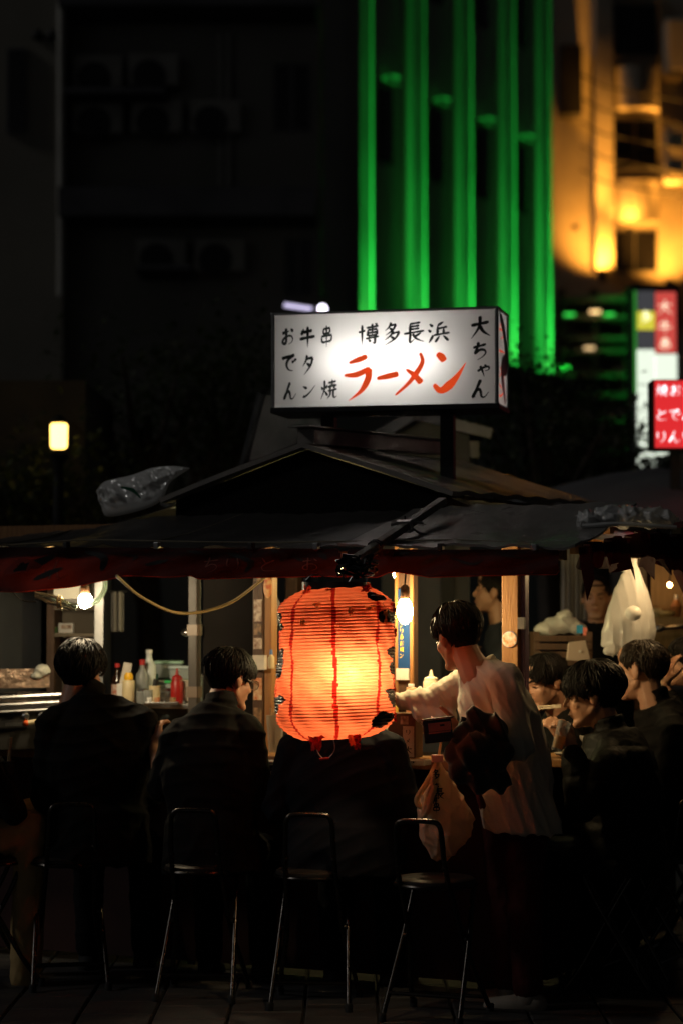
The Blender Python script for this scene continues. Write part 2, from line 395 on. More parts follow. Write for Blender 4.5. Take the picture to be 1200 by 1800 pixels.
for i, s in enumerate(ST):  # hidden strip lamps and fins added; lamp power falls upward to shape the fade
    k = (1.0, .85, .9, 1.1, 1.15)[i]
    MB().box(GP(s, 10.5, .03), (.62, .06, 9.2), (GD, GN, Z3)).build('pilaster', M_gwall, gb)
    for sg, dp in ((-1, .22), (1, .10)): MB().box(GP(s + sg * .34, 10.5, dp / 2), (.06, dp, 9.2), (GD, GN, Z3)).build('added_fin', M_gwall, gb)
    MB().box(GP(s - .29, 10.5, .1), (.03, .08, 9.0), (GD, GN, Z3)).build('added_channel', M_fixture, gb)
    for j in range(6):
        strip_light('added_strip_lamp', GP(s - .27, 6.7 + 1.5 * j, .1), GD + GN * .1, Z3, 1.46, .05, (14, 5.4, 2.4, 1.2, .62, .36)[j] * k, GREEN, gb)
    strip_light('added_strip_lamp', GP(s - .2, 6.05, .14), Z3, GD, .2, .1, 7 * k, (.10, 1, .12), gb)
    MB().box(GP(s, 5.96, .14), (.6, .2, .1), (GD, GN, Z3)).build('uplight', M_fixture, gb)
M_gl = emis('green lintel glow', (.01, .5, .04), .22)  # emission stands in for green light caught above the windows, not a fitting
for i in range(4):
    s = (ST[i] + ST[i + 1]) / 2 - .05
    for zt in (10.15, 13.2):
        wn = MB().box(GP(s, zt - .65, -.02), (.42, .12, 1.25), (GD, GN, Z3)).build('window', M_frame, gb)
        MB().box(GP(s, zt - .65, .045), (.36, .03, 1.17), (GD, GN, Z3)).build('pane', M_glassd, wn)
        MB().box(GP(s, zt + .06, .1), (.5, .2, .06), (GD, GN, Z3)).build('lintel', M_gwall, wn)
        MB().ell(GP(s + .05, zt + .12, .14), (.12, .12, .045)).build('lintel_glow', M_gl, wn, True)

# ---- orange-lit building
M_owall = mat('pale tiled facade', (0.42, 0.37, 0.3), 0.75, col2=(0.34, 0.3, 0.25), nscale=1.5, bump=0.15, bscale=14)
M_cable = mat('black cable', (0.015, 0.015, 0.015), 0.5)
OY = 50
ob = building('balcony_building', 'tall building with rounded balconies lit orange from below', 968, 1300, OY, 18, M_owall)
mb = MB(); atbox(mb, 1042, 1072, -60, 480, OY, 0.5, 0.5); mb.build('column', M_owall, ob, bevel=.03)
for y0, y1 in ((-170, -100), (8, 98), (208, 296), (404, 480)):
    mb = MB(); atbox(mb, 1074, 1154, y0, y1, OY, 0.06, 0.03); wn = mb.build('window', M_frame, ob)
    for k in range(2):
        mb = MB(); atbox(mb, 1077 + k * 39, 1113 + k * 39, y0 + 4, y1 - 4, OY, .03, .05); mb.build('pane', M_glassd, wn)
for y0, y1 in ((98, 206), (296, 402)):
    a = at(1074, y1, OY); b = at(1156, y0, OY); pr = []
    for q in range(9):
        t = math.pi * q / 8; pr.append(((a.x + b.x) / 2 + (b.x - a.x) / 2 * math.cos(t), OY - .6 * math.sin(t) ** .6 - .02))
    mb = MB(); mb.plate(pr, (0, 0, b.z - .35), X3, Y3, b.z - .35 - a.z - .1); bl = mb.build('balcony', M_owall, ob)
    MB().tube([V((x, y, b.z - .12)) for x, y in pr], .03, 6).build('railing', M_black, bl)
for y0, y1 in ((45, 145), (230, 330)):
    mb = MB(); atbox(mb, 1160, 1260, y0, y1, OY, .8, .8); mb.build('bay', M_owall, ob, bevel=.1)
mb = MB(); atbox(mb, 980, 1018, 88, 208, OY, .5, .5); mb.build('shop_sign_back', M_black, ob)
for k in range(5):
    y = 130 + k * 42; MB().tube([at(1020, y, OY - .8), at(1060, y + 22, OY - .8), at(1200, y + 48, OY - .8)], .025, 6).build('cable', M_cable, ob)
AMB = (1.0, 0.385, 0.045)
for (x, y) in ((1057, 476), (1176, 492)):
    p = at(x, y, OY - 1.0); MB().lathe([(.08, -.25), (.12, 0), (.1, 0)], p, 14, Z3).build('uplight', M_fixture, ob, True)
    spot('uplight_beam', p + V((0, 0, .03)), p + V((0, .9, 1.0)), 560, AMB, 100, 1.0, .06, ob)
    spot('uplight_beam', p + V((0, 0, .03)), p + V((0, .75, 5.5)), 3300, AMB, 26, 1.0, .06, ob)
p = at(1105, 400, OY - .9); MB().lathe([(.05, -.1), (.08, 0), (.06, 0)], p, 12, Z3).build('uplight', M_fixture, ob, True)
spot('uplight_beam', p, p + V((0, .55, 1.2)), 420, AMB, 110, 1.0, .05, ob)
p = at(1010, 395, OY - .9); spot('uplight_beam', p, p + V((0, .85, 3)), 70, AMB, 50, 1.0, .05, ob)
MB().lathe([(.05, -.1), (.08, 0), (.06, 0)], p - V((0, 0, .01)), 12, Z3).build('uplight', M_fixture, ob, True)

# ---- dark car park in front of it
cp = building('car_park', 'dark low building with open floors and rails below the orange lit facade', 984, 1118, 44, 1.2, M_ledge, 4)
for y in (520, 552, 590, 612, 655, 690, 735, 790):
    mb = MB(); atbox(mb, 984, 1116, y, y + 9, 44, 3.5, 0); mb.build('floor_slab', M_conc, cp)
for x in (990, 1048, 1108):
    mb = MB(); atbox(mb, x - 5, x + 5, 505, 1000, 44, .35, -.2); mb.build('column', M_ledge, cp)
for (x, y, cc, s) in ((1045, 548, (1, .6, .25), 2.2), (1000, 553, (.05, 1, .1), 1.0), (1070, 553, (.05, 1, .1), .8), (1035, 612, (1, .65, .3), 1.2), (990, 647, (.02, 1, .06), 2.0)):
    MB().tube([at(x - 9, y, 43.8), at(x + 9, y, 43.8)], .03, 8).build('strip_lamp', emis('strip %d' % x, cc, s), cp)

# ---- illuminated pylon sign
py_ = thing('pylon_sign', 'tall lit pylon sign with yellow and red panels above white ones', 'sign', at(1152, 1075, 24).xy.to_3d())
PY = 24
mb = MB(); atbox(mb, 1112, 1194, 500, 826, PY, .5, 0); mb.build('casing', M_black, py_)
a = at(1150, 826, PY); MB().box((a.x, PY + .25, a.z / 2), (.12, .12, a.z)).build('pole', M_black, py_)
def panel(x0, x1, y0, y1, m, nm='panel'):
    q = MB(); atbox(q, x0, x1, y0, y1, PY, .03, .035); return q.build(nm, m, py_)
panel(1119, 1149, 512, 546, mat('dark sign film', (.03, .03, .035), .4, emit=(.1, .1, .11), estr=.5))
panel(1119, 1149, 548, 580, mat('yellow sign film', (.4, .35, .05), .4, col2=(.1, .09, .01), nscale=3, emit=(.75, .68, .06), estr=.9))
panel(1119, 1149, 582, 612, mat('dark sign film', (.03, .03, .035)))
panel(1151, 1186, 514, 620, mat('red sign film', (.4, .03, .03), .4, emit=(.85, .1, .08), estr=.7))
panel(1119, 1149, 615, 822, emis('white sign panel', (.9, 1.0, .82), 1.0))
panel(1151, 1188, 623, 800, emis('white sign panel', (.9, 1.0, .82), 1.0))
mb = MB(); atbox(mb, 1113, 1117, 512, 690, PY, .03, .04); mb.build('green_edge', emis('green edge film', (.02, .5, .02), .35), py_)
for (ch, x, y, s) in (('多', 1134, 557, 22), ('大', 1168, 540, 26), ('牛', 1168, 575, 26), ('串', 1168, 605, 24)):
    q = MB(); glyph(q, ch, lambda u, v: at(x + (u - 50) * s / 100, y + (v - 50) * s / 100, PY - .05), 12)
    q.build('character', emis('pale lit lettering', (1, .85, .6), 1.0) if x > 1150 else emis('pale yellow lettering', (1, 1, .6), 1.3), py_)
for y in (675, 720, 745, 770):
    q = MB(); ribbon(q, [(0, 0), (1, 0)], .12, lambda u, v: at(1122 + u * 24, y + v * 22 + 5 * u, PY - .05)); q.build('mark', mat('grey lettering', (.2, .25, .2), .6), py_)

# ---- red light-box sign of a neighbouring stall
RY = 14.5
rs = thing('lightbox_sign', 'red light-box sign with white characters at the right edge', 'sign', at(1200, 790, RY))
mb = MB(); atbox(mb, 1147, 1262, 667, 790, RY, .25, 0); mb.build('casing', M_black, rs)
mb = MB(); atbox(mb, 1150, 1259, 670, 787, RY, .03, .035); rp = mb.build('panel', mat('red lit acrylic', (.5, .02, .02), .3, emit=(.85, .03, .035), estr=.85), rs)
for (ch, x, y, s) in (('焼', 1162, 686, 22), ('お', 1186, 686, 22), ('大', 1210, 686, 22), ('と', 1162, 729, 22), ('で', 1185, 729, 22), ('ん', 1208, 729, 22), ('り', 1161, 768, 22), ('ん', 1184, 768, 22), ('り', 1207, 768, 22)):
    q = MB(); glyph(q, ch, lambda u, v: at(x + (u - 50) * s / 100, y + (v - 50) * s / 100, RY - .04), 15); q.build('character', emis('white lit lettering', (1, .85, .9), 1.0), rp)
a = at(1190, 790, RY); MB().box((a.x, RY + .12, (a.z + 1.9) / 2), (.06, .06, a.z - 1.9)).build('post', M_black, rs)

# ---- neighbouring stalls behind
M_fascia = mat('pale painted fascia', (.42, .40, .39), .6, col2=(.3, .29, .28), nscale=4)
M_tarpd = mat('dark tarpaulin', (.03, .03, .034), .6, col2=(.02, .02, .022), nscale=3)
M_shed = mat('grey painted board', (.17, .165, .17), .7, col2=(.12, .118, .12), nscale=3)
nb = thing('neighbour_stall', 'small stall behind with pale gable trim below the lit sign', 'stall', at(730, 1075, 13.4).xy.to_3d())
NY = 13.4
pts = [(640, 775), (724, 728), (858, 762)]
A, B, C = [at(x, y, NY) for x, y in pts]
wall = [(A.x + .1, A.z - .03), (B.x, B.z - .02), (C.x - .12, C.z - .02), (C.x - .12, .05), (A.x + .1, .05)]
MB().plate([(x, z) for x, z in reversed(wall)], (0, NY, 0), -X3 * -1, Z3, -.1 * 1).build('gable_wall', M_shed, nb)
for P, Q in ((A, B), (B, C)):
    d = (Q - P).normalized(); n_ = V((-d.z, 0, d.x))
    MB().add([P + V((0, -.35, 0)), Q + V((0, -.35, 0)), Q + V((0, 1.6, 0)), P + V((0, 1.6, 0))], [(0, 1, 2, 3)]).build('roof_panel', M_tarpd, nb)
    mid = (P + Q) / 2; MB().box(mid + V((0, -.36, 0)) - n_ * .03, ((Q - P).length, .03, .06), (d, Y3, n_)).build('bargeboard', M_fascia, nb)
MB().box((C.x - .25, NY - .1, 1.2), (.08, .08, 2.4)).build('post', M_black, nb)
MB().box(at(832, 790, NY - .05), (.06, .02, .1)).build('notice', M_fascia, nb)
rt = thing('parasol_tent', 'dark rounded tent roof of a stall at the right behind the bundle', 'tent', at(1160, 1075, 15.5).xy.to_3d())
ap = at(1150, 822, 15.5); rim = []
gr = []
for i in range(6):
    t = i / 5; row = []
    for k in range(25):
        a = 2 * math.pi * k / 24; rr = 1.5 * t; row.append(V((ap.x + rr * math.cos(a), ap.y + rr * math.sin(a), ap.z - .42 * t ** 1.5 - .03 * abs(math.sin(a * 4)) * t)))
    gr.append(row)
MB().sheet(gr).build('canopy', mat('grey tent cloth', (.12, .12, .13), .75, col2=(.08, .08, .09), nscale=2), rt, True)
MB().tube([ap, V((ap.x, ap.y, 0))], .03, 8).build('pole', M_black, rt)

# ---- street lamp at the left
sl = thing('street_lamp', 'glowing yellow lantern street lamp beside the dark trees at left', 'street lamp', at(104, 1075, 15).xy.to_3d())
c = at(104, 765, 15)
MB().lathe([(.04, -.09), (.054, -.078), (.057, .066), (.04, .085)], c, 16).build('lamp_globe', emis('lamp glass', (1, .62, .13), 5.5), sl, True)
MB().lathe([(.056, .078), (.062, .09), (.015, .13)], c, 16).build('lamp_cap', M_black, sl, True)
MB().lathe([(.03, -.3), (.03, -.2), (.07, -.13)], c, 12).build('lamp_collar', M_black, sl, True)
MB().tube([V((c.x, c.y, 0)), V((c.x, c.y, c.z - .28))], [.06, .035], 10).build('pole', M_black, sl, True)
# a pale wall behind the lamp catches its glow
lw = building('garden_wall', 'low rendered building behind the glowing street lamp', -130, 150, 16.2, 3.3, mat('dark brown render', (.10, .085, .06), .9, col2=(.07, .06, .045), nscale=2), 2); lw['category'] = 'building'
# ---- white lamps behind the light-box sign
wl = thing('floodlight', 'white floodlight bar glowing above the left corner of the lit sign', 'lamp', at(540, 900, 24))
MB().tube([at(500, 536, 24), at(548, 543, 24)], .022, 8).build('lamp_tube', emis('cool white tube', (.75, .68, 1.0), 1.1), wl, True)
MB().ell(at(567, 543, 24), (.045, .045, .045)).build('lamp_bulb', emis('cool white bulb', (.85, .8, 1), 6), wl, True)
MB().tube([at(500, 528, 24.1), at(575, 546, 24.1)], .03, 6).build('bracket', M_black, wl)
MB().tube([at(540, 540, 24.2), V((at(540, 540, 24.2).x, 24.2, 0))], .06, 8).build('pole', M_black, wl)
wl2 = thing('small_lamp', 'tiny bright white lamp glimpsed under the left end of the sign', 'lamp', at(541, 748, 17))
MB().ell(at(541, 748, 17), (.02, .02, .02)).build('lamp_bulb', emis('cool white bulb', (.85, .8, 1), 6), wl2, True)
MB().tube([at(541, 752, 17), at(541, 900, 17)], .012, 6).build('stem', M_black, wl2)

# ---- trees
M_bark = mat('bark', (.06, .045, .035), .9, col2=(.035, .028, .022), nscale=8, bump=.5)
M_leaf = mat('leaf', (.05, .07, .03), .6, col2=(.08, .09, .04), nscale=3, transl=(.05, .08, .02), tmix=.3)
def tree(label, x, y0, y1, Y, rx, seed, n=2600):
    r = random.Random(seed); b = at(x, 1075, Y); top = at(x, y0, Y).z; bot = at(x, y1, Y).z
    t = thing('street_tree', label, 'tree', (b.x, Y, 0), 'dark trees behind the stall')
    mb = MB(); mid = (top + bot) / 2
    mb.tube([(b.x, Y, 0), (b.x + .08, Y, bot * .5), (b.x, Y + .05, mid), (b.x + .05, Y, top - .4)], [.14, .11, .08, .02], 9)
    cl = []
    for k in range(16):
        a = r.uniform(0, 6.28); h = r.uniform(bot, top - .3); q = V((b.x + math.cos(a) * rx * r.uniform(.3, .95), Y + math.sin(a) * rx * r.uniform(.3, .9), h + r.uniform(.1, .5)))
        s = V((b.x, Y, max(bot * .6, h - .6))); mb.tube([s, s.lerp(q, .5) + V((0, 0, -.05)), q], [.05, .03, .012], 6); cl.append(q)
    mb.build('trunk', M_bark, t, True)
    vs = []; fs = []
    for k in range(n):
        q = r.choice(cl); p = q + V((r.gauss(0, .26), r.gauss(0, .26), r.gauss(0, .2))); d = V((r.gauss(0, 1), r.gauss(0, 1), r.gauss(0, .6))).normalized()
        e = orth(d)[0]; l = r.uniform(.05, .1); i = len(vs)
        vs += [p, p + d * l * .5 + e * l * .3, p + d * l, p + d * l * .5 - e * l * .3]; fs.append((i, i + 1, i + 2, i + 3))
    MB().add(vs, fs).build('crown', M_leaf, t)
tree('dark tree between the street lamp and the plastic bag', 250, 640, 930, 18, .75, 1)
tree('dark tree left of the grey hood', 375, 650, 900, 19, .7, 2)
tree('dark tree at the far left below the street lamp', 30, 890, 960, 15.6, .35, 3)
tree('dark tree right of the lit sign', 955, 700, 880, 17, .6, 4)
tree('dark tree between the lit sign and the pylon sign', 1045, 780, 900, 19, .5, 5)
# ================================================================== THE STALL
T = R(25); E1 = V((math.cos(T), -math.sin(T), 0)); E2 = V((math.sin(T), math.cos(T), 0)); O0 = V((.739, 9.85, 0)); AX = (E1, E2, Z3)
def S(a, b, z): return O0 + E1 * a + E2 * b + V((0, 0, z))
M_wood = wood('honey timber', (.36, .17, .05), (.24, .10, .03))
M_woodd = wood('dark stained timber', (.10, .05, .025), (.06, .03, .017))
M_woodl = wood('pale worn timber', (.42, .27, .13), (.30, .19, .09))
M_metalroof = mat('weathered sheet roofing', (.26, .23, .20), .4, col2=(.17, .155, .14), nscale=5, bump=.25, bscale=22, spec=.7)
M_tarp = mat('dark vinyl canopy', (.25, .235, .22), .32, col2=(.16, .15, .14), nscale=6, bump=.15, bscale=18, spec=.7)
M_gable = mat('black painted board', (.007, .0065, .006), .9, spec=.1)
M_panel = mat('maroon counter front', (.04, .008, .006), .8, col2=(.025, .006, .005), nscale=4)
M_steel = mat('brushed steel', (.45, .45, .45), .35, 1.0, col2=(.35, .35, .35), nscale=10)
M_chrome = mat('worn chrome tube', (.55, .53, .5), .22, 1.0, col2=(.35, .33, .31), nscale=25)
M_white = mat('white plastic', (.7, .69, .66), .4)
M_paper = mat('paper', (.65, .6, .52), .8, col2=(.55, .5, .43), nscale=15)
stall = thing('food_stall', 'wooden street food stall with dark gabled roof and long counters', 'stall', S(-1, .6, 0))
AP = -.98; HW = .71
zr = 2.41; ze = 2.185
# gable roof: panels, ridge, gable board
for sgn in (-1, 1):
    rows = []
    for i in range(9):
        t = i / 8; row = []
        for j in range(25):
            b = -.07 + j / 24 * 1.95; w_ = HW * t * 1.03
            row.append(S(AP + sgn * w_, b, zr - (zr - ze) * t * 1.03 + .006 * math.sin(j * 1.7 + i * .5) * t + .05 * max(0, b) * .35))
        rows.append(row if sgn < 0 else row[::-1])
    rp_ = MB().sheet(rows, .022).build('roof_panel', M_metalroof, stall, True)
rc = MB().box(S(AP, .72, zr + .052), (.085, 1.5, .075), (E1, (E2 + V((0, 0, .03))).normalized(), Z3)).build('ridge_cap', M_metalroof, stall, bevel=.006)
MB().box(S(AP, .70, zr + .094), (.11, 1.6, .008), (E1, (E2 + V((0, 0, .03))).normalized(), Z3)).build('ridge_flashing', M_metalroof, stall, bevel=.002)
gw = [(AP - HW + .04, 2.05), (AP + HW - .04, 2.05), (AP + HW - .04, ze - .02), (AP, zr - .03), (AP - HW + .04, ze - .02)]
MB().plate(gw, S(0, -.02, 0), E1, Z3, .03).build('gable_board', M_gable, stall)
MB().plate([(.02, 2.05), (1.8, 2.05), (1.8, 2.17), (.02, 2.17)], S(AP + HW - .05, 0, 0), E2, Z3, .03).build('side_board', M_gable, stall)
# front canopy
def eave(a): return 1.895 + (a - .56) * -.0165
def canopy_pt(a, v):
    back = 2.10 if a > -1.65 else 2.10 + (a + 1.65) * .10
    z = eave(a) + (back - eave(a)) * v
    z += .006 * math.sin(a * 23 + 4 * math.sin(v * 5)) * (1 - v) + .004 * math.sin(a * 47 + v * 9) - .018 * math.sin(math.pi * v) * (1 + .5 * math.sin(a * 5)) + .004 * math.sin(a * 11 + v * 3)
    return S(a, -.80 + .80 * v, z)
def strip(a0, a1, n): return [[canopy_pt(a0 + (a1 - a0) * j / n, i / 10) for j in range(n + 1)] for i in range(11)]
M_tarpshade = mat('shade-darkened tarpaulin', (.045, .042, .04), .5, col2=(.03, .028, .027), nscale=6, bump=.15, bscale=18, spec=.4)  # same vinyl as the flap, coloured darker where the sign's light is blocked
MB().sheet(strip(-2.95, -.40, 50), .004).build('canopy_sheet', M_tarpshade, stall, True)
MB().sheet([[p + V((0, 0, .012)) for p in r_] for r_ in strip(-.46, .56, 24)], .01).build('canopy_flap', M_tarp, stall, True)
sp = []
for i in range(11):
    t = i / 10; sp.append([S(AP + HW - .02 + (.56 - AP - HW) * t, .02 + j / 20 * 1.85, 2.15 - .22 * t ** .9 - .015 * math.sin(math.pi * t) + .004 * math.sin(j * 2.1)) for j in range(21)][::-1])
MB().sheet(sp, .004).build('side_canopy', M_tarp, stall, True)
sp = []
for i in range(11):
    t = i / 10; sp.append([S(AP - HW + .02 - .95 * t, .02 + j / 20 * 1.85, 2.15 - .18 * t ** .9 - .015 * math.sin(math.pi * t) + .004 * math.sin(j * 2.1)) for j in range(21)])
MB().sheet(sp, .004).build('side_canopy', M_tarpshade, stall, True)
MB().box(S(.18, .0, 2.075), (.75, .03, .02), AX).build('trim_strip', M_wood, stall)
for k, a in enumerate((-2.6, -2.15, -1.75, -1.3, -.85, -.55, .0, .4)):
    p_ = S(a, -.81, eave(a) + .004); MB().box(p_, (.022, .03, .03), AX).build('clip', M_steel if k % 2 else M_black, stall, bevel=.004)
q = MB(); q.tube(cr([canopy_pt(-2.9 + .29 * k, .12 + .02 * math.sin(k * 2)) + V((0, 0, .008)) for k in range(12)], 5), .004, 6); q.build('rope', mat('dirty rope', (.2, .17, .12), .9), stall, True)
q = MB(); q.tube(cr([canopy_pt(-1.3, .98), canopy_pt(-1.36, .5), canopy_pt(-1.45, .02)], 6), .004, 6); q.build('rope', mat('dirty rope', (.2, .17, .12), .9), stall, True); q = MB(); q.tube(cr([canopy_pt(-2.2, .98), canopy_pt(-2.22, .5), canopy_pt(-2.3, .02)], 6), .004, 6); q.build('rope', mat('dirty rope', (.2, .17, .12), .9), stall, True)
# beams and rafters
MB().box(S(-1.2, -.74, 1.875), (3.4, .05, .045), AX).build('eave_beam', M_woodl, stall)
MB().box(S(-1.2, 0, 2.02), (3.3, .06, .08), AX).build('beam', M_wood, stall)
MB().box(S(.53, .5, 1.90), (.05, 2.4, .045), AX).build('eave_beam', M_woodl, stall)
MB().box(S(0, 1.0, 2.02), (.06, 1.9, .08), AX).build('beam', M_wood, stall)
for a in (-2.7, -2.1, -1.5, -.9, -.3, .25):
    p, q = S(a, -.74, eave(a) - .015), S(a, 0, 2.04); MB().box((p + q) / 2 - V((0, 0, .03)), (.04, .03, (q - p).length), (E1, V((0, 0, 1)).cross(E1), (q - p).normalized())).build('rafter', M_woodl, stall)
# posts (corner, lamp post, sticker post, taped post, far left)
def post(a, b, w_, d_, m, z0=0.0, z1=2.0): return MB().box(S(a, b, (z0 + z1) / 2), (w_, d_, z1 - z0), AX).build('post', m, stall, bevel=.004)
pc = post(0, 0, .075, .075, M_wood); post(.048, .02, .02, .05, mat('purple plastic strip', (.10, .05, .12), .4), 1.0, 2.0)
M_pr = mat('printed sticker', (.55, .16, .05), .5, col2=(.7, .55, .35), nscale=40, detail=2)
M_pr2 = mat('printed dark sticker', (.07, .05, .03), .5, col2=(.35, .2, .1), nscale=45, detail=2)
M_pr3 = mat('printed picture sticker', (.2, .1, .06), .5, col2=(.6, .5, .4), nscale=50, detail=2)
M_blue = mat('blue enamel board', (.012, .05, .16), .4)
M_yel = mat('yellow paint', (.75, .5, .05), .5)
MB().lathe([(.034, 0), (.034, .003), (.03, .004)], S(-.0, -.0395, 1.53), 24, -E2).build('sticker', mat('noodle bowl sticker', (.75, .3, .1), .5, col2=(.85, .75, .65), nscale=60, detail=3), pc)
MB().lathe([(.036, 0), (.036, .0015)], S(-.0, -.0385, 1.53), 24, -E2).build('sticker_rim', mat('blue print', (.15, .25, .5), .5), pc)
MB().box(S(.055, -.04, 1.60), (.03, .02, .05), AX).build('hook', M_steel, pc)
pl = post(-.497, 0, .085, .05, M_woodd); 
for s_ in (-1, 1): MB().box(S(-.497 + s_ * .036, -.03, 1.5), (.014, .012, 1.0), AX).build('edge_moulding', M_wood, pl)
bb = MB().box(S(-.497, -.031, 1.575), (.055, .01, .35), AX).build('blue_board', M_blue, pl)
for i, ch in enumerate('大ラーメンり多お焼ン'):
    q = MB(); zc = 1.70 - i * .027
    glyph(q, ch, lambda u, v: S(-.507 + (u - 50) * .00021, -.0375, zc - (v - 50) * .00024), 16); q.build('character', M_yel, bb)
MB().box(S(-.503, -.036, 1.375), (.06, .012, .05), AX).build('notice', M_paper, pl)
ps = post(-1.215, 0, .055, .07, M_woodd); post(-1.165, -.005, .036, .06, M_wood)
for (z, h, w_, m) in ((1.86, .14, .035, M_pr2), (1.655, .10, .038, M_pr3), (1.57, .05, .036, M_pr2), (1.505, .05, .042, M_pr3), (1.30, .10, .04, M_pr), (1.15, .13, .038, M_pr2)):
    MB().box(S(-1.215, -.037, z), (w_, .004, h), AX).build('sticker', m, ps)
MB().box(S(-1.20, -.045, 1.42), (.06, .03, .065), AX).build('notice', M_paper, ps)
q = MB(); q.ell(S(-1.165, -.037, 1.76), (.022, .003, .05), Matrix((E1, E2, Z3)).transposed()); q.build('sticker', mat('round printed sticker', (.6, .12, .04), .5, col2=(.75, .5, .2), nscale=50), ps)
pt = post(-1.56, 0, .045, .045, mat('grey painted steel post', (.07, .06, .05), .6, col2=(.05, .045, .04), nscale=10))
for z in (1.85, 1.565, 1.28): MB().box(S(-1.56, 0, z), (.052, .052, .05), AX).build('tape_band', mat('parcel tape', (.2, .15, .11), .5), pt)
post(-2.75, 0, .06, .06, M_woodd); post(0, 1.85, .07, .07, M_woodd); post(-1.96, 1.85, .07, .07, M_woodd)
MB().box(S(-1.34, .015, 1.5), (.36, .012, 1.0), AX).build('dark_panel', mat('dark plastic sheet', (.012, .010, .009), .9, col2=(.008, .007, .006), nscale=4, spec=.08), stall)
# counters
MB().box(S(-1.32, -.15, 1.0), (2.9, .34, .04), AX).build('counter_top', M_wood, stall, bevel=.006)
MB().box(S(-1.32, -.1, .52), (2.88, .03, .9), AX).build('counter_front', M_panel, stall)
MB().box(S(.2, 1.0, 1.0), (.36, 1.95, .038), AX).build('side_counter_top', M_wood, stall, bevel=.006)
MB().box(S(.12, 1.0, .52), (.03, 1.9, .9), AX).build('counter_front', M_panel, stall)
MB().box(S(-1.85, .32, 1.205), (1.55, .34, .022), AX).build('glass_case_top', M_steel, stall, bevel=.003)
MB().box(S(-1.85, .2, 1.11), (1.5, .01, .17), AX).build('case_pane', mat('case glass', (.05, .06, .06), .08), stall)
MB().box(S(-.55, .16, 1.12), (.7, .25, .018), AX).build('inner_shelf', M_woodl, stall, bevel=.003)
MB().box(S(-1.0, 1.55, .9), (1.7, .35, .04), AX).build('work_table', M_woodd, stall)
for a in (-1.8, -.2): MB().box(S(a, 1.55, .44), (.05, .3, .88), AX).build('work_table_leg', M_woodd, stall)
# left end wall: dark cloth, cabinet with shelf
MB().box(S(-2.78, .55, 1.45), (.02, 1.0, 1.2), AX).build('end_cloth', mat('slate cloth', (.05, .055, .065), .9, col2=(.03, .033, .04), nscale=3), stall)
cabx = []
def cab(x0, x1, y0, y1, Y, d, nm, m):
    q = MB(); atbox(q, x0, x1, y0, y1, Y, d); return q.build(nm, m, stall)
M_cab = mat('worn beige cabinet', (.22, .18, .13), .7, col2=(.15, .12, .09), nscale=5)
cab(82, 96, 1010, 1240, 11.35, .4, 'cabinet_side', M_woodd); cab(166, 182, 1010, 1240, 11.35, .4, 'cabinet_side', M_steel)
cab(96, 166, 1010, 1240, 11.7, .03, 'cabinet_back', M_cab); cab(96, 166, 1113, 1119, 11.36, .33, 'cabinet_shelf', M_cab); cab(92, 170, 1062, 1072, 11.36, .33, 'cabinet_shelf', M_cab)
cab(-60, 84, 985, 1240, 11.75, .04, 'wall_board', mat('slate wall board', (.07, .075, .085), .8, col2=(.045, .05, .055), nscale=2))

# ---- light-box sign on the roof
TY = R(13); SX = V((math.cos(TY), -math.sin(TY), 0)); SY = V((math.sin(TY), math.cos(TY), 0)); SAX = (SX, SY, Z3)
sc_ = at(674, 630.5, 10.4); SW, SH, SD = 1.045, .43, .30
sign = thing('lightbox_sign', 'white light-box sign with black and red brush characters on the stall roof', 'sign', S(-.7, .4, 2.3))
def SP(u, v, out=0.0): return sc_ + SX * ((u - .5) * SW) + Z3 * ((.5 - v) * SH) - SY * out
def sboard(u0, u1, v0, v1, out, th): return MB().box(SP((u0 + u1) / 2, (v0 + v1) / 2, out - th / 2), ((u1 - u0) * SW, th, (v1 - v0) * SH), SAX)
M_acr = mat('white sign acrylic', (.62, .6, .57), .35, transl=(.86, .85, .83), tmix=.62, col2=(.56, .54, .5), nscale=3)
def pane4(p, q, r_, s_): return MB().add([p, q, r_, s_], [(0, 1, 2, 3)])
fp = pane4(SP(0, 1), SP(1, 1), SP(1, 0), SP(0, 0)).build('front_panel', M_acr, sign)
bp_ = pane4(SP(1, 1, -SD), SP(0, 1, -SD), SP(0, 0, -SD), SP(1, 0, -SD)).build('back_panel', M_acr, sign)
spn = pane4(SP(1, 1), SP(1, 1, -SD), SP(1, 0, -SD), SP(1, 0)).build('side_panel', M_acr, sign)
pane4(SP(0, 1, -SD), SP(0, 1), SP(0, 0), SP(0, 0, -SD)).build('side_panel', M_acr, sign)
M_alu = mat('dull white aluminium edge', (.35, .35, .34), .4, .6, col2=(.25, .25, .25), nscale=20)
MB().box(SP(.5, -.012) + SY * SD / 2, (SW + .02, SD + .015, .012), SAX).build('top_rail', M_alu, sign, bevel=.003)
MB().box(SP(.5, 1.03) + SY * SD / 2, (SW + .022, SD + .018, .026), SAX).build('bottom_rail', M_black, sign, bevel=.003)
for u in (0, 1):
    for k in (0, 1): MB().tube([SP(u, -.01) + SY * (SD * k), SP(u, 1.01) + SY * (SD * k)], .009, 8).build('corner_rail', M_alu, sign)
tb = SP(.5, .5) + SY * .135
MB().tube([tb - SX * .28, tb + SX * .26], .016, 10).build('lamp_tube', emis('fluorescent tube', (1, .96, .90), 27), sign, True)
for (px, Y, zb) in ((578, 10.62, 2.25), (788, 10.42, 2.15)):
    a = at(px, 715, Y); top = SP(.5, 1.04).z; MB().box((a.x, a.y + .1, (top + zb) / 2), (.062, .062, top - zb), SAX).build('support_post', M_black, sign)
def ytop(x): return 62 - 22 * (x - 45) / 1045
def ybot(x): return 492 - 10 * (x - 45) / 1045
def ZS(x, y, out=.003): return SP((x - 45) / 1045, (y - ytop(x)) / (ybot(x) - ytop(x)), out)
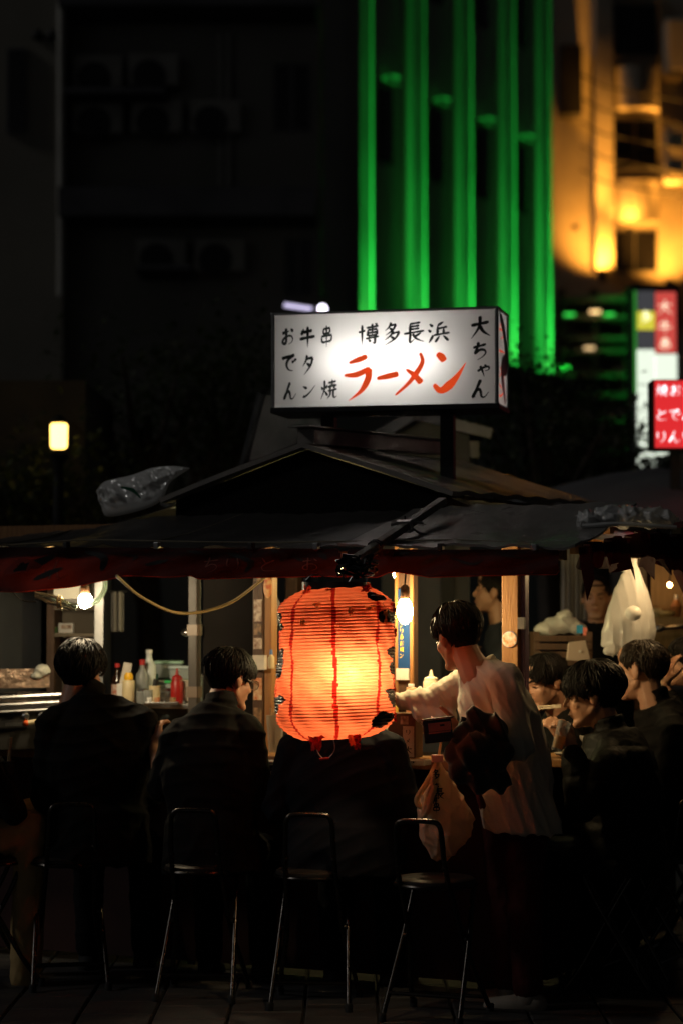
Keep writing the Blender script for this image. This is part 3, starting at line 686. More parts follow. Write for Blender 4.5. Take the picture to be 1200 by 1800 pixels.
M_ink = mat('dark green-black paint', (.006, .012, .008), .5)
M_red = mat('red backlit paint', (.55, .05, .01), .4, col2=(.5, .03, .008), nscale=10, emit=(.82, .07, .012), estr=.75)
for ch, x0, y0, x1, y1 in (('お', 82, 115, 150, 205), ('牛', 168, 112, 250, 215), ('串', 265, 110, 335, 215), ('で', 82, 238, 160, 332), ('タ', 182, 245, 245, 340), ('ん', 90, 372, 158, 460),
    ('ン', 182, 378, 250, 448), ('焼', 268, 360, 350, 458), ('博', 448, 105, 545, 205), ('多', 562, 100, 650, 205), ('長', 658, 100, 758, 200), ('浜', 772, 97, 875, 200), ('大', 968, 72, 1062, 178),
    ('ち', 975, 192, 1052, 280), ('ゃ', 995, 292, 1065, 360), ('ん', 968, 368, 1058, 462)):
    q = MB(); glyph(q, ch, lambda u, v: ZS(x0 + (x1 - x0) * u / 100, y0 + (y1 - y0) * v / 100 - 5 * (u - 50) / 50), 18 if len(CH[ch]) < 6 else 13); q.build('character', M_ink, fp)
for strokes in ([([(405, 288), (450, 273), (490, 257)], 26, (.5, 1, .9)), ([(383, 346), (440, 342), (504, 314)], 27, (.5, 1, .9)), ([(498, 314), (494, 362), (462, 418), (402, 465)], 30, (1.1, .95, .08))],
                [([(536, 362), (585, 352), (636, 340)], 27, (.6, .95, 1))],
                [([(738, 243), (748, 285), (722, 335), (680, 388), (622, 440)], 25, (.6, 1, .35)), ([(672, 320), (710, 348), (744, 384)], 28, (.4, .9, 1.1))],
                [([(816, 248), (836, 264), (850, 284)], 36, (.6, 1, .8)), ([(800, 392), (832, 420), (872, 396), (912, 350), (950, 290)], 40, (.5, 1.0, .05))]):
    q = MB()
    for pts, wd, pr in strokes: ribbon(q, pts, wd, lambda u, v: ZS(u, v, .0045), pr)
    q.build('character', M_red, fp)
for i, ch in enumerate('ラーメン'):
    q = MB(); glyph(q, ch, lambda u, v: SP(1, .12 + i * .21 + v * .0018) + SY * (SD * (.12 + .7 * u / 100)) + SX * .003, 14); q.build('character', M_red, spn)
q = MB(); ribbon(q, [(20, 2), (60, 20), (85, 50), (40, 62), (75, 95)], 26, lambda u, v: SP(1, v / 100) + SY * (SD * u / 100) + SX * .0045, (.4, 1, .5)); q.build('torn_patch', mat('black torn film', (.02, .02, .02), .3), spn)

# ---- valances
M_val = mat('dark red banner cloth', (.04, .0035, .0025), .85, col2=(.022, .0025, .002), nscale=6, transl=(.014, .0012, .0006), tmix=.4, bump=.2, bscale=120)
M_valb = mat('black banner print', (.006, .006, .006), .8)
def px_of(p): d = p - CAM; k = d.y * math.cos(PITCH) + d.z * math.sin(PITCH); return 600 + FP * d.x / k
BOT = [(-200, 1052), (0, 1040), (40, 1041), (110, 1033), (160, 1026), (222, 1013), (232, 1012), (300, 1015), (336, 1012), (350, 1018), (420, 1016), (560, 1013), (664, 1015), (685, 1006), (700, 1006), (752, 1015), (850, 1012), (950, 1010), (978, 1010), (988, 985), (1100, 985)]
def bot_y(px):
    for (a, b), (c, d) in zip(BOT, BOT[1:]):
        if a <= px <= c: return b + (d - b) * (px - a) / (c - a)
    return 1010
def val_pt(a, v, out=0.0):
    p = S(a, -.815, eave(a) - .006); px = px_of(p); zb = at(px, bot_y(px), p.y).z
    z = p.z + (zb - p.z) * v
    w_ = .018 * math.sin(a * 9 + 2 * math.sin(a * 3)) * v + .008 * math.sin(a * 31 + v * 2) * v + .006 * math.sin(a * 17 + v * 9)
    return V((p.x, p.y, z)) - E2 * (w_ + out)
NA = 260
vg = [[val_pt(-2.92 + 3.42 * j / NA, i / 16) for j in range(NA + 1)] for i in range(17)]
def holes(i, j):
    p = vg[i][j]; px = px_of(p); t = i / 16
    return not (593 < px < 608 and i < 5 and abs(px - 600.5) < 8 * (1 - i / 5))
val = thing('valance', 'tattered dark red cloth valance along the front eave of the stall', 'valance', S(-1.2, -.8, 1.75))
vc = MB().sheet(vg, 0, keep=holes).build('cloth', M_val, val, True)
MB().tube([p - V((0, 0, 0)) for p in vg[-1]], .0022, 4).build('hem', mat('frayed hem', (.35, .06, .03), .8, transl=(.5, .1, .04), tmix=.5), val)
def a_of(px):
    lo, hi = -2.95, .6
    for _ in range(30):
        m_ = (lo + hi) / 2
        if px_of(S(m_, -.815, 1.9)) < px: lo = m_
        else: hi = m_
    return lo
for pts, wd in (([(30, 55), (70, 35), (100, 20)], 18), ([(60, 75), (110, 50)], 14), ([(215, 25), (240, 30), (236, 45)], 9), ([(330, 10), (365, 20)], 12), ([(478, 5), (500, 20), (492, 45)], 14), ([(515, 30), (535, 45)], 10),
                ([(640, 30), (668, 45)], 9), ([(690, 25), (720, 12)], 10), ([(790, 30), (830, 55), (850, 40)], 9), ([(880, 20), (935, 40)], 10), ([(150, 10), (185, 30), (180, 70)], 16), ([(260, 60), (300, 40)], 14), ([(400, 15), (440, 45), (430, 80)], 15), ([(560, 10), (575, 40)], 14), ([(735, 60), (770, 25)], 12)):
    q = MB(); ribbon(q, pts, wd, lambda u, v: val_pt(a_of(u), max(0.02, min(.97, v / 100)), .004), (.6, 1, .4)); q.build('print', M_valb, vc)
M_valf = mat('faded banner print', (.16, .06, .045), .8)
for ch, x in (('ち', 372), ('り', 410), ('と', 470), ('お', 545), ('ん', 100)):
    q = MB(); glyph(q, ch, lambda u, v: val_pt(a_of(x + (u - 50) * .34), .55 + (v - 50) * .0055, .004), 8); q.build('print', M_valf, vc)
q = MB(); ribbon(q, [(15, 60), (45, 40), (75, 45)], 34, lambda u, v: val_pt(a_of(u), v / 100, .006), (.3, 1, .2)); q.build('shiny_patch', mat('shiny red vinyl patch', (.25, .03, .02), .25), vc)
sv = thing('valance', 'bunched dark red cloth with ragged tails along the right eave', 'valance', S(.58, .3, 1.85))
sg = []
for i in range(15):
    row = []
    for j in range(121):
        b = -.78 + 2.2 * j / 120; t = i / 14
        bot = .10 + .03 * math.sin(b * 14) + .02 * math.sin(b * 37) + (.07 if math.sin(b * 23 + 1) > .93 else 0) + (.05 if b > .25 else 0)
        row.append(S(.585 + .03 * math.sin(b * 48 + t) * (.3 + t) + .02 * math.sin(b * 90), b, 1.985 - .05 * max(0, -b) * 2 - bot * t - .01 * math.sin(b * 21)))
    sg.append(row)
MB().sheet(sg).build('cloth', M_val, sv, True)

# ---- lantern pole, clamp and hook
lp = thing('lantern_pole', 'weathered wooden pole lashed to the canopy carrying the red lantern', 'pole', at(690, 940, 9.3))
p0, p1 = at(778, 880, 9.72), at(612, 992, 8.98)
d = (p1 - p0).normalized(); u_, v_, _ = orth(d)
MB().box((p0 + p1) / 2, (.04, .03, (p1 - p0).length), (u_, v_, d)).build('bar', wood('grey weathered wood', (.17, .15, .12), (.10, .09, .075), (20, 20, 20)), lp, bevel=.004)
cl = p0.lerp(p1, .42)
q = MB(); q.box(cl, (.06, .05, .03), (u_, v_, d)); q.tube([cl + X3 * -.06 + Z3 * .005, cl + X3 * .02 + Z3 * .022, cl + X3 * .075 + Z3 * .012], .007, 6); q.tube([cl + X3 * .02, cl + X3 * .06 - Z3 * .03, cl + X3 * .09 - Z3 * .035], .005, 6); q.build('clamp', M_steel, lp, True)
q = MB()
for k in (.72, .74): c_ = p0.lerp(p1, k); q.tube([c_ + u_ * .03 * math.cos(t) + v_ * .024 * math.sin(t) for t in [i * .63 for i in range(10)]], .004, 5, closed=True)
q.build('wire_tie', M_black, lp)
r_ = random.Random(3); q = MB(); cw = p1 + V((0, -.02, 0))
for k in range(16):
    pts = [cw + V((r_.uniform(-.05, .12), r_.uniform(-.03, .02), r_.uniform(-.05, .04))) for _ in range(4)]; q.tube(cr(pts, 4), .005, 5)
q.build('knotted_cord', mat('glossy black cord', (.008, .008, .008), .25), lp, True)
MB().tube([p1 + V((-.03, 0, 0)), at(603, 1005, 9.0), at(603, 1030, 9.0)], .004, 6).build('hook', M_black, lp)

# ---- the red paper lantern
lan = thing('paper_lantern', 'large glowing torn red paper lantern hanging in front of the stall', 'lantern', at(590, 1300, 9.0))
lc = at(590, 1166, 9.0); LR, LH = .232, .592
def lrad(t):  # t 0 bottom .. 1 top
    e = min(t, 1 - t) ; k = min(1, e / .15); r = LR * (.54 + .46 * math.sin(k * math.pi / 2) ** .75)
    return r * (1.0 + .01 * math.sin(t * 7)) * (.985 if t > .5 else 1.0)
NR, NT = 46, 240
def lan_pt(t, th, out=0.0):
    rib = .5 - .5 * math.cos(t * NR * 2 * math.pi)
    r = lrad(t) * (1 - .0) + .0055 * (-abs(math.sin(t * NR * math.pi)) + .6) + out
    r += .004 * math.sin(th * 5 + t * 9) + .003 * math.sin(th * 13 + t * 31)
    tilt = .008 * math.sin(th + .4)
    return lc + V((r * math.sin(th) + .006 * (t - .5), -r * math.cos(th), (t - .5) * LH + tilt))
nt_ = NR * 5
lg = [[lan_pt(i / nt_, 2 * math.pi * j / NT) for j in range(NT + 1)] for i in range(nt_ + 1)]
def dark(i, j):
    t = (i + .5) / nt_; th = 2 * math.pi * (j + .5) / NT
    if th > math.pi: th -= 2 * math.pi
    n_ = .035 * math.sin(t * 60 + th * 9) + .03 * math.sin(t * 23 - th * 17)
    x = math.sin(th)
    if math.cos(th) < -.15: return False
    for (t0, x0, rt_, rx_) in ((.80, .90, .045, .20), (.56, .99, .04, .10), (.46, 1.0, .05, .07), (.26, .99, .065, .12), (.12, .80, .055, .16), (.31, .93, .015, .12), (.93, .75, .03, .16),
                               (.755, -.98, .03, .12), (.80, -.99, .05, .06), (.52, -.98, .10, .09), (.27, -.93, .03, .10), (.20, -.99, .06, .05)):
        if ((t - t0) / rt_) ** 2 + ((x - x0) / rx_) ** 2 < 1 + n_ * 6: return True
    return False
STR = ((-.02, .075, .10), (-.83, .06, .03), (.80, .06, -.02), (-1.45, .06, 0), (1.5, .06, 0), (2.35, .06, 0), (3.14, .06, 0), (-2.35, .06, 0))
def stripe(i, j):
    t = (i + .5) / nt_; th = 2 * math.pi * (j + .5) / NT
    for th0, wd, sw in STR:
        c0 = th0 + sw * (.5 - t) + .012 * math.sin(t * 17); d_ = (th - c0 + math.pi) % (2 * math.pi) - math.pi
        if abs(d_) < wd / 2 * (1 + .2 * math.sin(t * 40) + .15 * math.sin(t * 91)): return True
    return False
def lan_keep(i, j):
    t = (i + .5) / nt_; th = 2 * math.pi * (j + .5) / NT
    for (t0, th0, a, b) in ((.86, .62, .010, .09), (.845, 1.02, .02, .035), (.875, .93, .018, .03)):
        if abs((t - t0) / a) + abs((th - th0) / b) < 1: return False
    return True
def paper(name, c_t, c_d):
    m = bpy.data.materials.new(name); m.use_nodes = True; n = m.node_tree; L = n.links.new; b = n.nodes['Principled BSDF']; out = n.nodes['Material Output']
    tc = n.nodes.new('ShaderNodeTexCoord'); nz = n.nodes.new('ShaderNodeTexNoise'); nz.inputs['Scale'].default_value = 14; nz.inputs['Detail'].default_value = 7; L(tc.outputs['Object'], nz.inputs[0])
    rp = n.nodes.new('ShaderNodeValToRGB'); rp.color_ramp.elements[0].position = .3; rp.color_ramp.elements[1].position = .7
    rp.color_ramp.elements[0].color = (*[x * .72 for x in c_t], 1); rp.color_ramp.elements[1].color = (*c_t, 1); L(nz.outputs['Fac'], rp.inputs[0])
    t = n.nodes.new('ShaderNodeBsdfTranslucent'); L(rp.outputs[0], t.inputs[0]); b.inputs['Base Color'].default_value = (*c_d, 1); b.inputs['Roughness'].default_value = .55
    mx = n.nodes.new('ShaderNodeMixShader'); mx.inputs[0].default_value = .7; L(b.outputs[0], mx.inputs[1]); L(t.outputs[0], mx.inputs[2]); L(mx.outputs[0], out.inputs[0]); return m
M_lp = paper('orange red lantern paper', (.95, .22, .10), (.5, .07, .025))
M_ls = paper('deep red lantern stripe', (.40, .012, .007), (.3, .015, .01))
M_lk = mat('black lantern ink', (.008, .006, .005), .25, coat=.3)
M_lpale = paper('patched pale paper', (1, .62, .25), (.6, .3, .12))
q = MB()
for i in range(nt_):
    pass
vs = [p for r_ in lg for p in r_]; fs = []; mis = []
nc = NT + 1
for i in range(nt_):
    for j in range(NT):
        if not lan_keep(i, j): continue
        fs.append((i * nc + j, i * nc + j + 1, (i + 1) * nc + j + 1, (i + 1) * nc + j))
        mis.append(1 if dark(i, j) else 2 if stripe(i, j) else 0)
q.v = [tuple(v) for v in vs]; q.f = fs; q.mi = mis
pap = q.build('paper', [M_lp, M_lk, M_ls], lan, True, sharp=180)
# ribs
q = MB()
for k in range(1, NR):
    t = k / NR; q.tube([lan_pt(t, 2 * math.pi * j / 48, -.006) for j in range(48)], .0010, 4, closed=True)
q.build('ribs', mat('bamboo rib', (.12, .05, .02), .7), lan); bpy.data.objects['ribs']['kind'] = 'stuff'
rt_ = lrad(.995) * .96
MB().lathe([(rt_, 0), (rt_ + .004, 0), (rt_ + .004, .03), (rt_, .03)], lc + Z3 * (LH / 2 - .006), 40).build('top_ring', mat('black lacquer ring', (.01, .01, .01), .3), lan, True)
q = MB(); tr = lc + Z3 * (LH / 2 + .02)
q.tube(cr([tr - X3 * rt_, tr - X3 * rt_ * .6 + Z3 * .035, at(603, 1028, 9.0), tr + X3 * rt_ * .6 + Z3 * .035, tr + X3 * rt_], 5), .0025, 5); q.build('bail_wire', M_steel, lan)
for s_ in (-1, 1): MB().box(tr + X3 * s_ * rt_ * .93 + V((0, -.05, 0)), (.008, .004, .04)).build('ring_clip', M_steel, lan)
# torn flaps (bottom, top and right edge)
def flap(t, th, w_, h, seed, m=M_lp, up=False):
    r = random.Random(seed); gr = []
    for i in range(6):
        row = []
        for k in range(7):
            s = (k / 6 - .5) * w_ * (1 - .4 * i / 5) ; p = lan_pt(t, th + s / LR, .004)
            row.append(p + V((r.uniform(-.006, .006), -.012 * i / 5 * (1 if not up else .3) + r.uniform(-.006, .006), (h if up else -h) * i / 5 + r.uniform(-.006, .006))))
        gr.append(row)
    MB().sheet(gr).build('torn_flap', m, lan, False)
flap(.03, -.45, .09, .055, 1, M_ls); flap(.03, .42, .06, .045, 2, M_lp); flap(.03, .52, .05, .055, 9, M_ls)
flap(.97, -.75, .06, .03, 3, M_lp, True); flap(.965, .7, .05, .025, 4, M_ls, True); flap(.985, .95, .05, .02, 8, M_lp, True); flap(.99, -.2, .04, .015, 12, M_ls)
for (t, th, w_, h, sd) in ((.86, .25, .02, .025, 5), (.87, .60, .06, .012, 6), (.84, .98, .016, .05, 7), (.79, -.62, .02, .015, 10), (.90, -.35, .03, .015, 11)): flap(t, th, w_, h, sd, M_lpale)
for (t, th, w_, h, sd) in ((.88, 1.35, .06, .03, 21), (.72, 1.5, .05, .03, 22), (.35, 1.45, .05, .03, 23), (.16, 1.4, .05, .03, 24)): flap(t, th, w_, h, sd, M_ls)
q = MB(); b0 = lc - Z3 * (LH / 2 - .01) + V((-.06, -.1, 0))
q.tube(cr([b0, b0 + V((-.012, 0, -.05)), b0 + V((.02, 0, -.085)), b0 + V((.055, 0, -.05)), b0 + V((.05, 0, .0))], 5), .002, 5); q.build('wire_loop', M_steel, lan)
q = MB(); q.tube([b0 + V((-.002, 0, -.084)), b0 + V((.035, -.005, -.08))], .005, 5); q.build('cord_stub', M_ls, lan)
bulb_c = at(606, 1180, 9.0) + V((0, -.125, 0))
MB().ell(bulb_c, (.026, .026, .034)).build('lamp_bulb', emis('lantern bulb', (1, .74, .40), 225), lan, True)
MB().tube([bulb_c + Z3 * .03, bulb_c + V((0, .08, .22)), tr], .012, 8).build('lamp_holder', M_black, lan)

# ---- bulbs on the stall
def bulb(label, p, r, strength, col, hang=.25, tall=1.15, grp='bare bulbs under the stall roof', sock=True):
    t = thing('light_bulb', label, 'light bulb', p, grp)
    MB().ell(p, (r, r, r * tall)).build('glass_bulb', emis('bulb ' + label, col, strength), t, True)
    MB().lathe([(r * .5, r * (tall - .2)), (r * .62, r * (tall + .05)), (r * .62, r * (tall + 1.25)), (r * .3, r * (tall + 1.65))], p, 14).build('socket', mat('brown bakelite', (.10, .045, .02), .4), t, True)
    MB().tube([p + Z3 * r * (tall + 1.55), p + V((.01, .01, r * (tall + 1.55) + hang * .5)), p + Z3 * (r * (tall + 1.55) + hang)], .004, 6).build('flex', M_black, t)
    return t
WARM = (1, .70, .32)
bulb('bright bare bulb under the left eave beside tangled wires', at(150, 1056, 10.15), .031, 430, (1, .80, .50), .1)
bulb('dazzling bulb in front of the blue lettered board', at(711, 1074, 9.78), .033, 330, (1, .74, .36), .3, 1.75)
bulb('small yellow bulb peeping below the red valance above the lantern', at(698, 1009, 10.7), .019, 800, (1, .85, .35), .12)
bulb('round bulb half hidden by the ragged right valance', at(1176, 986, 10.35), .032, 140, (1, .66, .30), .1)
# ================================================================== LOOSE THINGS
# ---- folding stools with backs
M_tube = mat('shade-darkened chair tube', (.09, .08, .072), .3, 1.0, col2=(.04, .036, .033), nscale=25)  # chrome coloured dark to stand for the shadow the chairs are in
M_seat = mat('dark vinyl seat', (.02, .017, .015), .45, col2=(.03, .025, .022), nscale=12, spec=.3)
M_rub = mat('black rubber', (.012, .012, .012), .8)
ch0 = thing('folding_chair', 'x', 'chair', (0, 0, 0))
sr = .162; sz = .545
MB().lathe([(.02, -.028), (sr - .02, -.028), (sr - .004, -.022), (sr, -.01), (sr - .003, .004), (sr - .015, .012), (sr - .05, .016), (.01, .018)], (0, 0, sz), 32).build('seat', M_seat, ch0, True)
q = MB(); q.tube([(sr * math.cos(i * math.pi / 16), sr * math.sin(i * math.pi / 16), sz - .016) for i in range(32)], .008, 8, closed=True); q.build('seat_rim', M_tube, ch0, True)
Rt = .0105
loop = [(-0.102, -0.135, 0.54), (-0.099, -0.175, 0.6279), (-0.095, -0.195, 0.7334), (-0.092, -0.2, 0.7642), (-0.082, -0.202, 0.7844), (-0.06, -0.204, 0.7932), (0, -0.205, 0.795), (0.06, -0.204, 0.7932), (0.082, -0.202, 0.7844), (0.092, -0.2, 0.7642), (0.095, -0.195, 0.7334), (0.099, -0.175, 0.6279), (0.102, -0.135, 0.54)]
MB().tube(cr(loop, 4), Rt, 10).build('back_frame', M_tube, ch0, True)
for s in (-1, 1):
    l1 = MB().tube(cr([(s * .102, -.135, .54), (s * .108, -.06, .42), (s * .118, .02, .28), (s * .15, .11, .12), (s * .165, .19, .012)], 5), Rt, 10).build('leg', M_tube, ch0, True)
    MB().lathe([(.015, 0), (.016, .03), (.012, .035)], (s * .165, .19, 0), 12).build('foot_cap', M_rub, l1, True)
    l2 = MB().tube(cr([(s * .125, .11, .53), (s * .135, .04, .38), (s * .15, -.09, .16), (s * .16, -.18, .012)], 5), Rt, 10).build('leg', M_tube, ch0, True)
    MB().lathe([(.015, 0), (.016, .03), (.012, .035)], (s * .16, -.18, 0), 12).build('foot_cap', M_rub, l2, True)
    MB().lathe([(.014, -.006), (.014, .006)], (s * .128, .0, .315), 12, (1, 0, 0)).build('pivot', M_tube, ch0, True)
    MB().ell((s * .098, -.168, .61), (.013, .013, .013)).build('bracket', M_tube, ch0, True)
for (y, z, w_) in ((.155, .065, .158), (-.125, .105, .152)):
    MB().tube([(-w_, y, z), (w_, y, z)], .008, 8).build('crossbar', M_tube, ch0, True)
def gpos(px, Y): p = at(px, 1075, Y); return V((p.x, Y, 0))
first = True
for (px, Y, rz, lab) in ((124, 9.94, 10, 'folding chair under the leftmost man with his back turned'), (358, 9.66, -8, 'folding chair under the man with glasses'),
    (553, 9.46, -6, 'folding chair behind the person hidden by the lantern'), (764, 9.16, -22, 'empty folding chair with round seat beside the standing youth'),
    (1062, 9.80, 84, 'folding chair under the man in the puffer jacket, seen from the side'), (1128, 10.05, 62, 'folding chair right of the puffer jacket man'),
    (1196, 10.5, 66, 'folding chair at the right edge behind the others'), (-10, 10.0, -72, 'folding chair under the person cut off by the left edge')):
    o = ch0 if first else copy_tree(ch0); first = False
    o.location = gpos(px, Y) + V((0, 0, .034)); o.rotation_euler = (0, 0, R(rz)); tag(o, lab, 'chair', 'folding chairs around the stall')

# ---- cords and wiring
def cord(label, pts, r, m, k=10): return tag(MB().tube(cr(pts, k), r, 8).build('cord', m, None, True, loc=pts[0]), label, 'cord')
M_cordy = mat('yellowed cable', (.42, .32, .14), .5)
cord('yellowish cable sagging between the left bulb and the sticker post', [at(205, 1012, 9.6), at(250, 1050, 9.75), at(318, 1078, 9.95), at(400, 1062, 10.0), at(470, 1012, 9.9)], .0065, M_cordy)
cord('white cable looping from the power box on the slate wall', [at(-12, 1085, 11.5), at(5, 1118, 11.5), at(28, 1135, 11.5), at(44, 1118, 11.5), at(44, 1092, 11.5)], .013, mat('grey white cable', (.4, .42, .42), .5))
t = thing('power_box', 'small white power box with plug on the slate wall', 'power box', at(36, 1080, 11.55))
MB().box(at(36, 1077, 11.6), (.055, .05, .065)).build('case', M_white, t, bevel=.006); MB().box(at(35, 1042, 11.62), (.035, .03, .14)).build('plug_strip', M_white, t, bevel=.005)
MB().box(at(37, 1033, 11.6), (.02, .02, .015)).build('switch', mat('red plastic', (.4, .02, .02), .4), t)
r_ = random.Random(5); q = MB()
for k in range(12):
    s = at(62, 1045, 10.1); e = at(128, 1066, 10.08)
    q.tube(cr([s + V((0, 0, r_.uniform(-.02, .02))), s.lerp(e, .35) + V((0, r_.uniform(-.02, .02), r_.uniform(-.02, .02))), s.lerp(e, .7) + V((0, r_.uniform(-.02, .02), r_.uniform(-.02, .02))), e + V((r_.uniform(-.02, .02), 0, r_.uniform(-.02, .02)))], 4), .0045, 5)
t = thing('cable_bundle', 'tangle of bound pale wires beside the left bulb', 'cables', at(95, 1056, 10.1)); q.build('wires', mat('pale green wire', (.3, .36, .32), .4), t, True)
for k in (.62, .7): c_ = s.lerp(e, k); MB().tube([c_ + V((0, .028 * math.cos(a * .63), .028 * math.sin(a * .63))) for a in range(10)], .004, 5, closed=True).build('tie', M_cordy, t)
MB().tube(cr([at(22, 1040, 10.1), at(40, 1055, 10.1), at(64, 1058, 10.1)], 6), .003, 5).build('loose_wire', M_black, t)
MB().tube(cr([at(150, 1066, 10.12), at(172, 1055, 10.1), at(184, 1035, 10.1), at(184, 1015, 10.1)], 8), .012, 8).build('hose', mat('clear hose', (.4, .5, .45), .2, transl=(.6, .7, .6), tmix=.5), t, True)
MB().box(at(118, 1030, 10.55), (.12, .02, .12)).build('reflector_card', mat('grubby card', (.25, .24, .2), .8), t)

# ---- bottles and tubs on the glass case
ZC = 1.2165
def item(name, label, cat, px, Y, z, grp=None): p = at(px, 1075, Y); return thing(name, label, cat, (p.x, Y, z), grp), V((p.x, Y, z))
def lat(p, prof, nm, m, t, n=20): return MB().lathe(prof, p, n).build(nm, m, t, True)
Ys = 10.80
t, p = item('squeeze_bottle', 'red squeeze bottle standing right of the tubs on the glass case', 'bottle', 312, Ys, ZC)
M_ket = mat('red translucent plastic', (.35, .012, .01), .35); lat(p, [(.028, 0), (.03, .01), (.03, .095), (.024, .108)], 'body', M_ket, t); lat(p, [(.026, .109), (.024, .125), (.008, .135), (.004, .165)], 'nozzle_cap', M_ket, t)
t, p = item('tub', 'cream tub with a yellow lid on the glass case', 'tub', 227, Ys - .02, ZC)
lat(p, [(.027, 0), (.03, .01), (.03, .105), (.027, .11)], 'body', mat('cream plastic', (.6, .5, .3), .4), t); lat(p, [(.02, .111), (.022, .13), (.014, .145)], 'lid', mat('yellow plastic', (.75, .42, .01), .4), t)
M_clear = mat('clear plastic', (.45, .48, .48), .15, transl=(.6, .62, .62), tmix=.4, alpha=.65)
t, p = item('bottle', 'clear bottle with a red cap behind the yellow lidded tub', 'bottle', 251, Ys + .12, ZC)
lat(p, [(.028, 0), (.03, .01), (.03, .13), (.012, .16), (.012, .18)], 'body', M_clear, t); lat(p, [(.014, .178), (.014, .205)], 'cap', mat('red plastic', (.4, .02, .02), .4), t)
t, p = item('bottle', 'tall pale bottle behind the red capped bottle', 'bottle', 263, Ys + .2, ZC)
lat(p, [(.032, 0), (.034, .01), (.034, .17), (.014, .21), (.014, .235)], 'body', mat('milky plastic', (.55, .6, .6), .35), t); lat(p, [(.016, .232), (.016, .25)], 'cap', M_white, t)
t, p = item('tub', 'pale tub holding a dark basting brush', 'tub', 273, Ys - .05, ZC)
lat(p, [(.024, 0), (.027, .085), (.024, .085), (.022, .01)], 'body', mat('cream plastic', (.6, .5, .3), .4), t)
MB().tube([p + V((.0, 0, .03)), p + V((.012, 0, .14))], .006, 6).build('brush_handle', mat('dark green plastic', (.01, .05, .03), .4), t); MB().tube([p + V((-.004, 0, .06)), p + V((.006, 0, .115))], .012, 8).build('brush_bristles', M_black, t)
t, p = item('jar', 'small clear jar in front of the red capped bottle', 'jar', 251, Ys - .06, ZC); lat(p, [(.026, 0), (.028, .01), (.028, .055), (.022, .06)], 'body', M_clear, t); lat(p, [(.024, .06), (.024, .072)], 'lid', M_steel, t)
t, p = item('jar', 'short glass jar with steel lid between the brush tub and the red bottle', 'jar', 292, Ys + .03, ZC); lat(p, [(.024, 0), (.027, .01), (.027, .05), (.02, .056)], 'body', M_clear, t); lat(p, [(.023, .056), (.023, .07)], 'lid', M_steel, t)
t, p = item('napkin_stand', 'white folded napkins standing upright left of the tubs', 'napkins', 218, Ys + .1, ZC)
MB().box(p + Z3 * .045, (.06, .05, .09)).build('holder', M_white, t, bevel=.004); MB().box(p + V((.01, .0, .13)), (.04, .012, .12), (V((.98, 0, -.2)), Y3, V((.2, 0, .98)))).build('napkins', M_paper, t)
for (x, z, w_, h, lab, lid) in ((318, 0, .14, .085, 'clear food box with a green lid behind the red bottle', (.02, .4, .1)), (322, .105, .12, .05, 'pale blue food box on top of the green lidded box', (.4, .5, .55))):
    t, p = item('food_box', lab, 'food box', x, Ys + .3, ZC + z)
    MB().box(p + Z3 * h / 2, (w_, .1, h)).build('body', mat('frosted plastic', (.4, .46, .48), .3, transl=(.5, .55, .55), tmix=.4), t, bevel=.006)
    MB().box(p + Z3 * (h + .008), (w_ + .008, .11, .014)).build('lid', mat('lid ' + lab, lid, .4), t, bevel=.003)
t, p = item('tray', 'low pale tray lying at the left end of the bottles', 'tray', 205, Ys - .08, ZC); MB().box(p + Z3 * .01, (.1, .08, .02)).build('base', M_white, t, bevel=.004); MB().box(p + Z3 * .024, (.09, .07, .006)).build('cloth', M_paper, t)
t, p = item('steel_tube', 'bright steel flask lying behind the leftmost man\'s ear', 'flask', 193, Ys - .1, ZC + .03); MB().tube([p + V((-.06, 0, 0)), p + V((.03, 0, 0))], .012, 10).build('body', M_steel, t, True); MB().tube([p + V((.03, 0, 0)), p + V((.045, 0, 0))], .009, 10).build('cap', M_black, t, True)
M_lab = mat('printed label', (.6, .55, .45), .6, col2=(.4, .1, .05), nscale=40, detail=2)
def band(p, r, z0, z1, t): MB().lathe([(r, z0), (r, z1)], p, 20).build('label', M_lab, t, True)
t, p = item('sauce_bottle', 'dark soy sauce bottle standing left of the napkins', 'bottle', 207, Ys + .15, ZC); lat(p, [(.026, 0), (.028, .01), (.028, .11), (.011, .14), (.011, .17)], 'body', mat('dark sauce glass', (.02, .008, .004), .1), t); lat(p, [(.013, .165), (.013, .185)], 'cap', mat('red plastic', (.4, .02, .02)), t); band(p, .0285, .03, .085, t)
for k, (x, dy) in enumerate(((240, .02), (262, -.07), (285, .14), (301, .1))):
    t, p = item('tumbler', ('clear tumbler right of the yellow lidded tub', 'clear tumbler in front of the basting brush tub', 'clear tumbler behind the short jar', 'clear tumbler left of the red squeeze bottle')[k], 'glass', x, Ys + dy, ZC)
    lat(p, [(.018, 0), (.019, .004), (.023, .065), (.021, .065), (.017, .006)], 'glass', M_clear, t); lat(p, [(.0165, .006), (.019, .035)], 'water', mat('water', (.5, .52, .52), .05, alpha=.4), t)
for k in range(4):
    t, p = item('bowl', ('lowest', 'second', 'third', 'topmost')[k] + ' white bowl in the stack beside the taped post', 'bowl', 334, Ys + .05, ZC + k * .022, 'stacked white bowls'); lat(p, [(.02, 0), (.024, .008), (.048, .04), (.046, .04), (.02, .012)], 'bowl', mat('white glazed bowl', (.6, .55, .48), .25), t)
t, p = item('condiment_tray', 'steel tray of small pots in front of the bottles', 'tray', 285, Ys - .13, ZC); MB().box(p + Z3 * .006, (.16, .06, .012)).build('tray', M_steel, t, bevel=.003)
for k in range(4): lat(p + V((-.055 + k * .036, 0, .012)), [(.013, 0), (.015, .02), (.013, .02), (.011, .006)], 'pot', (M_white, M_pr, M_steel, M_woodl)[k], t)
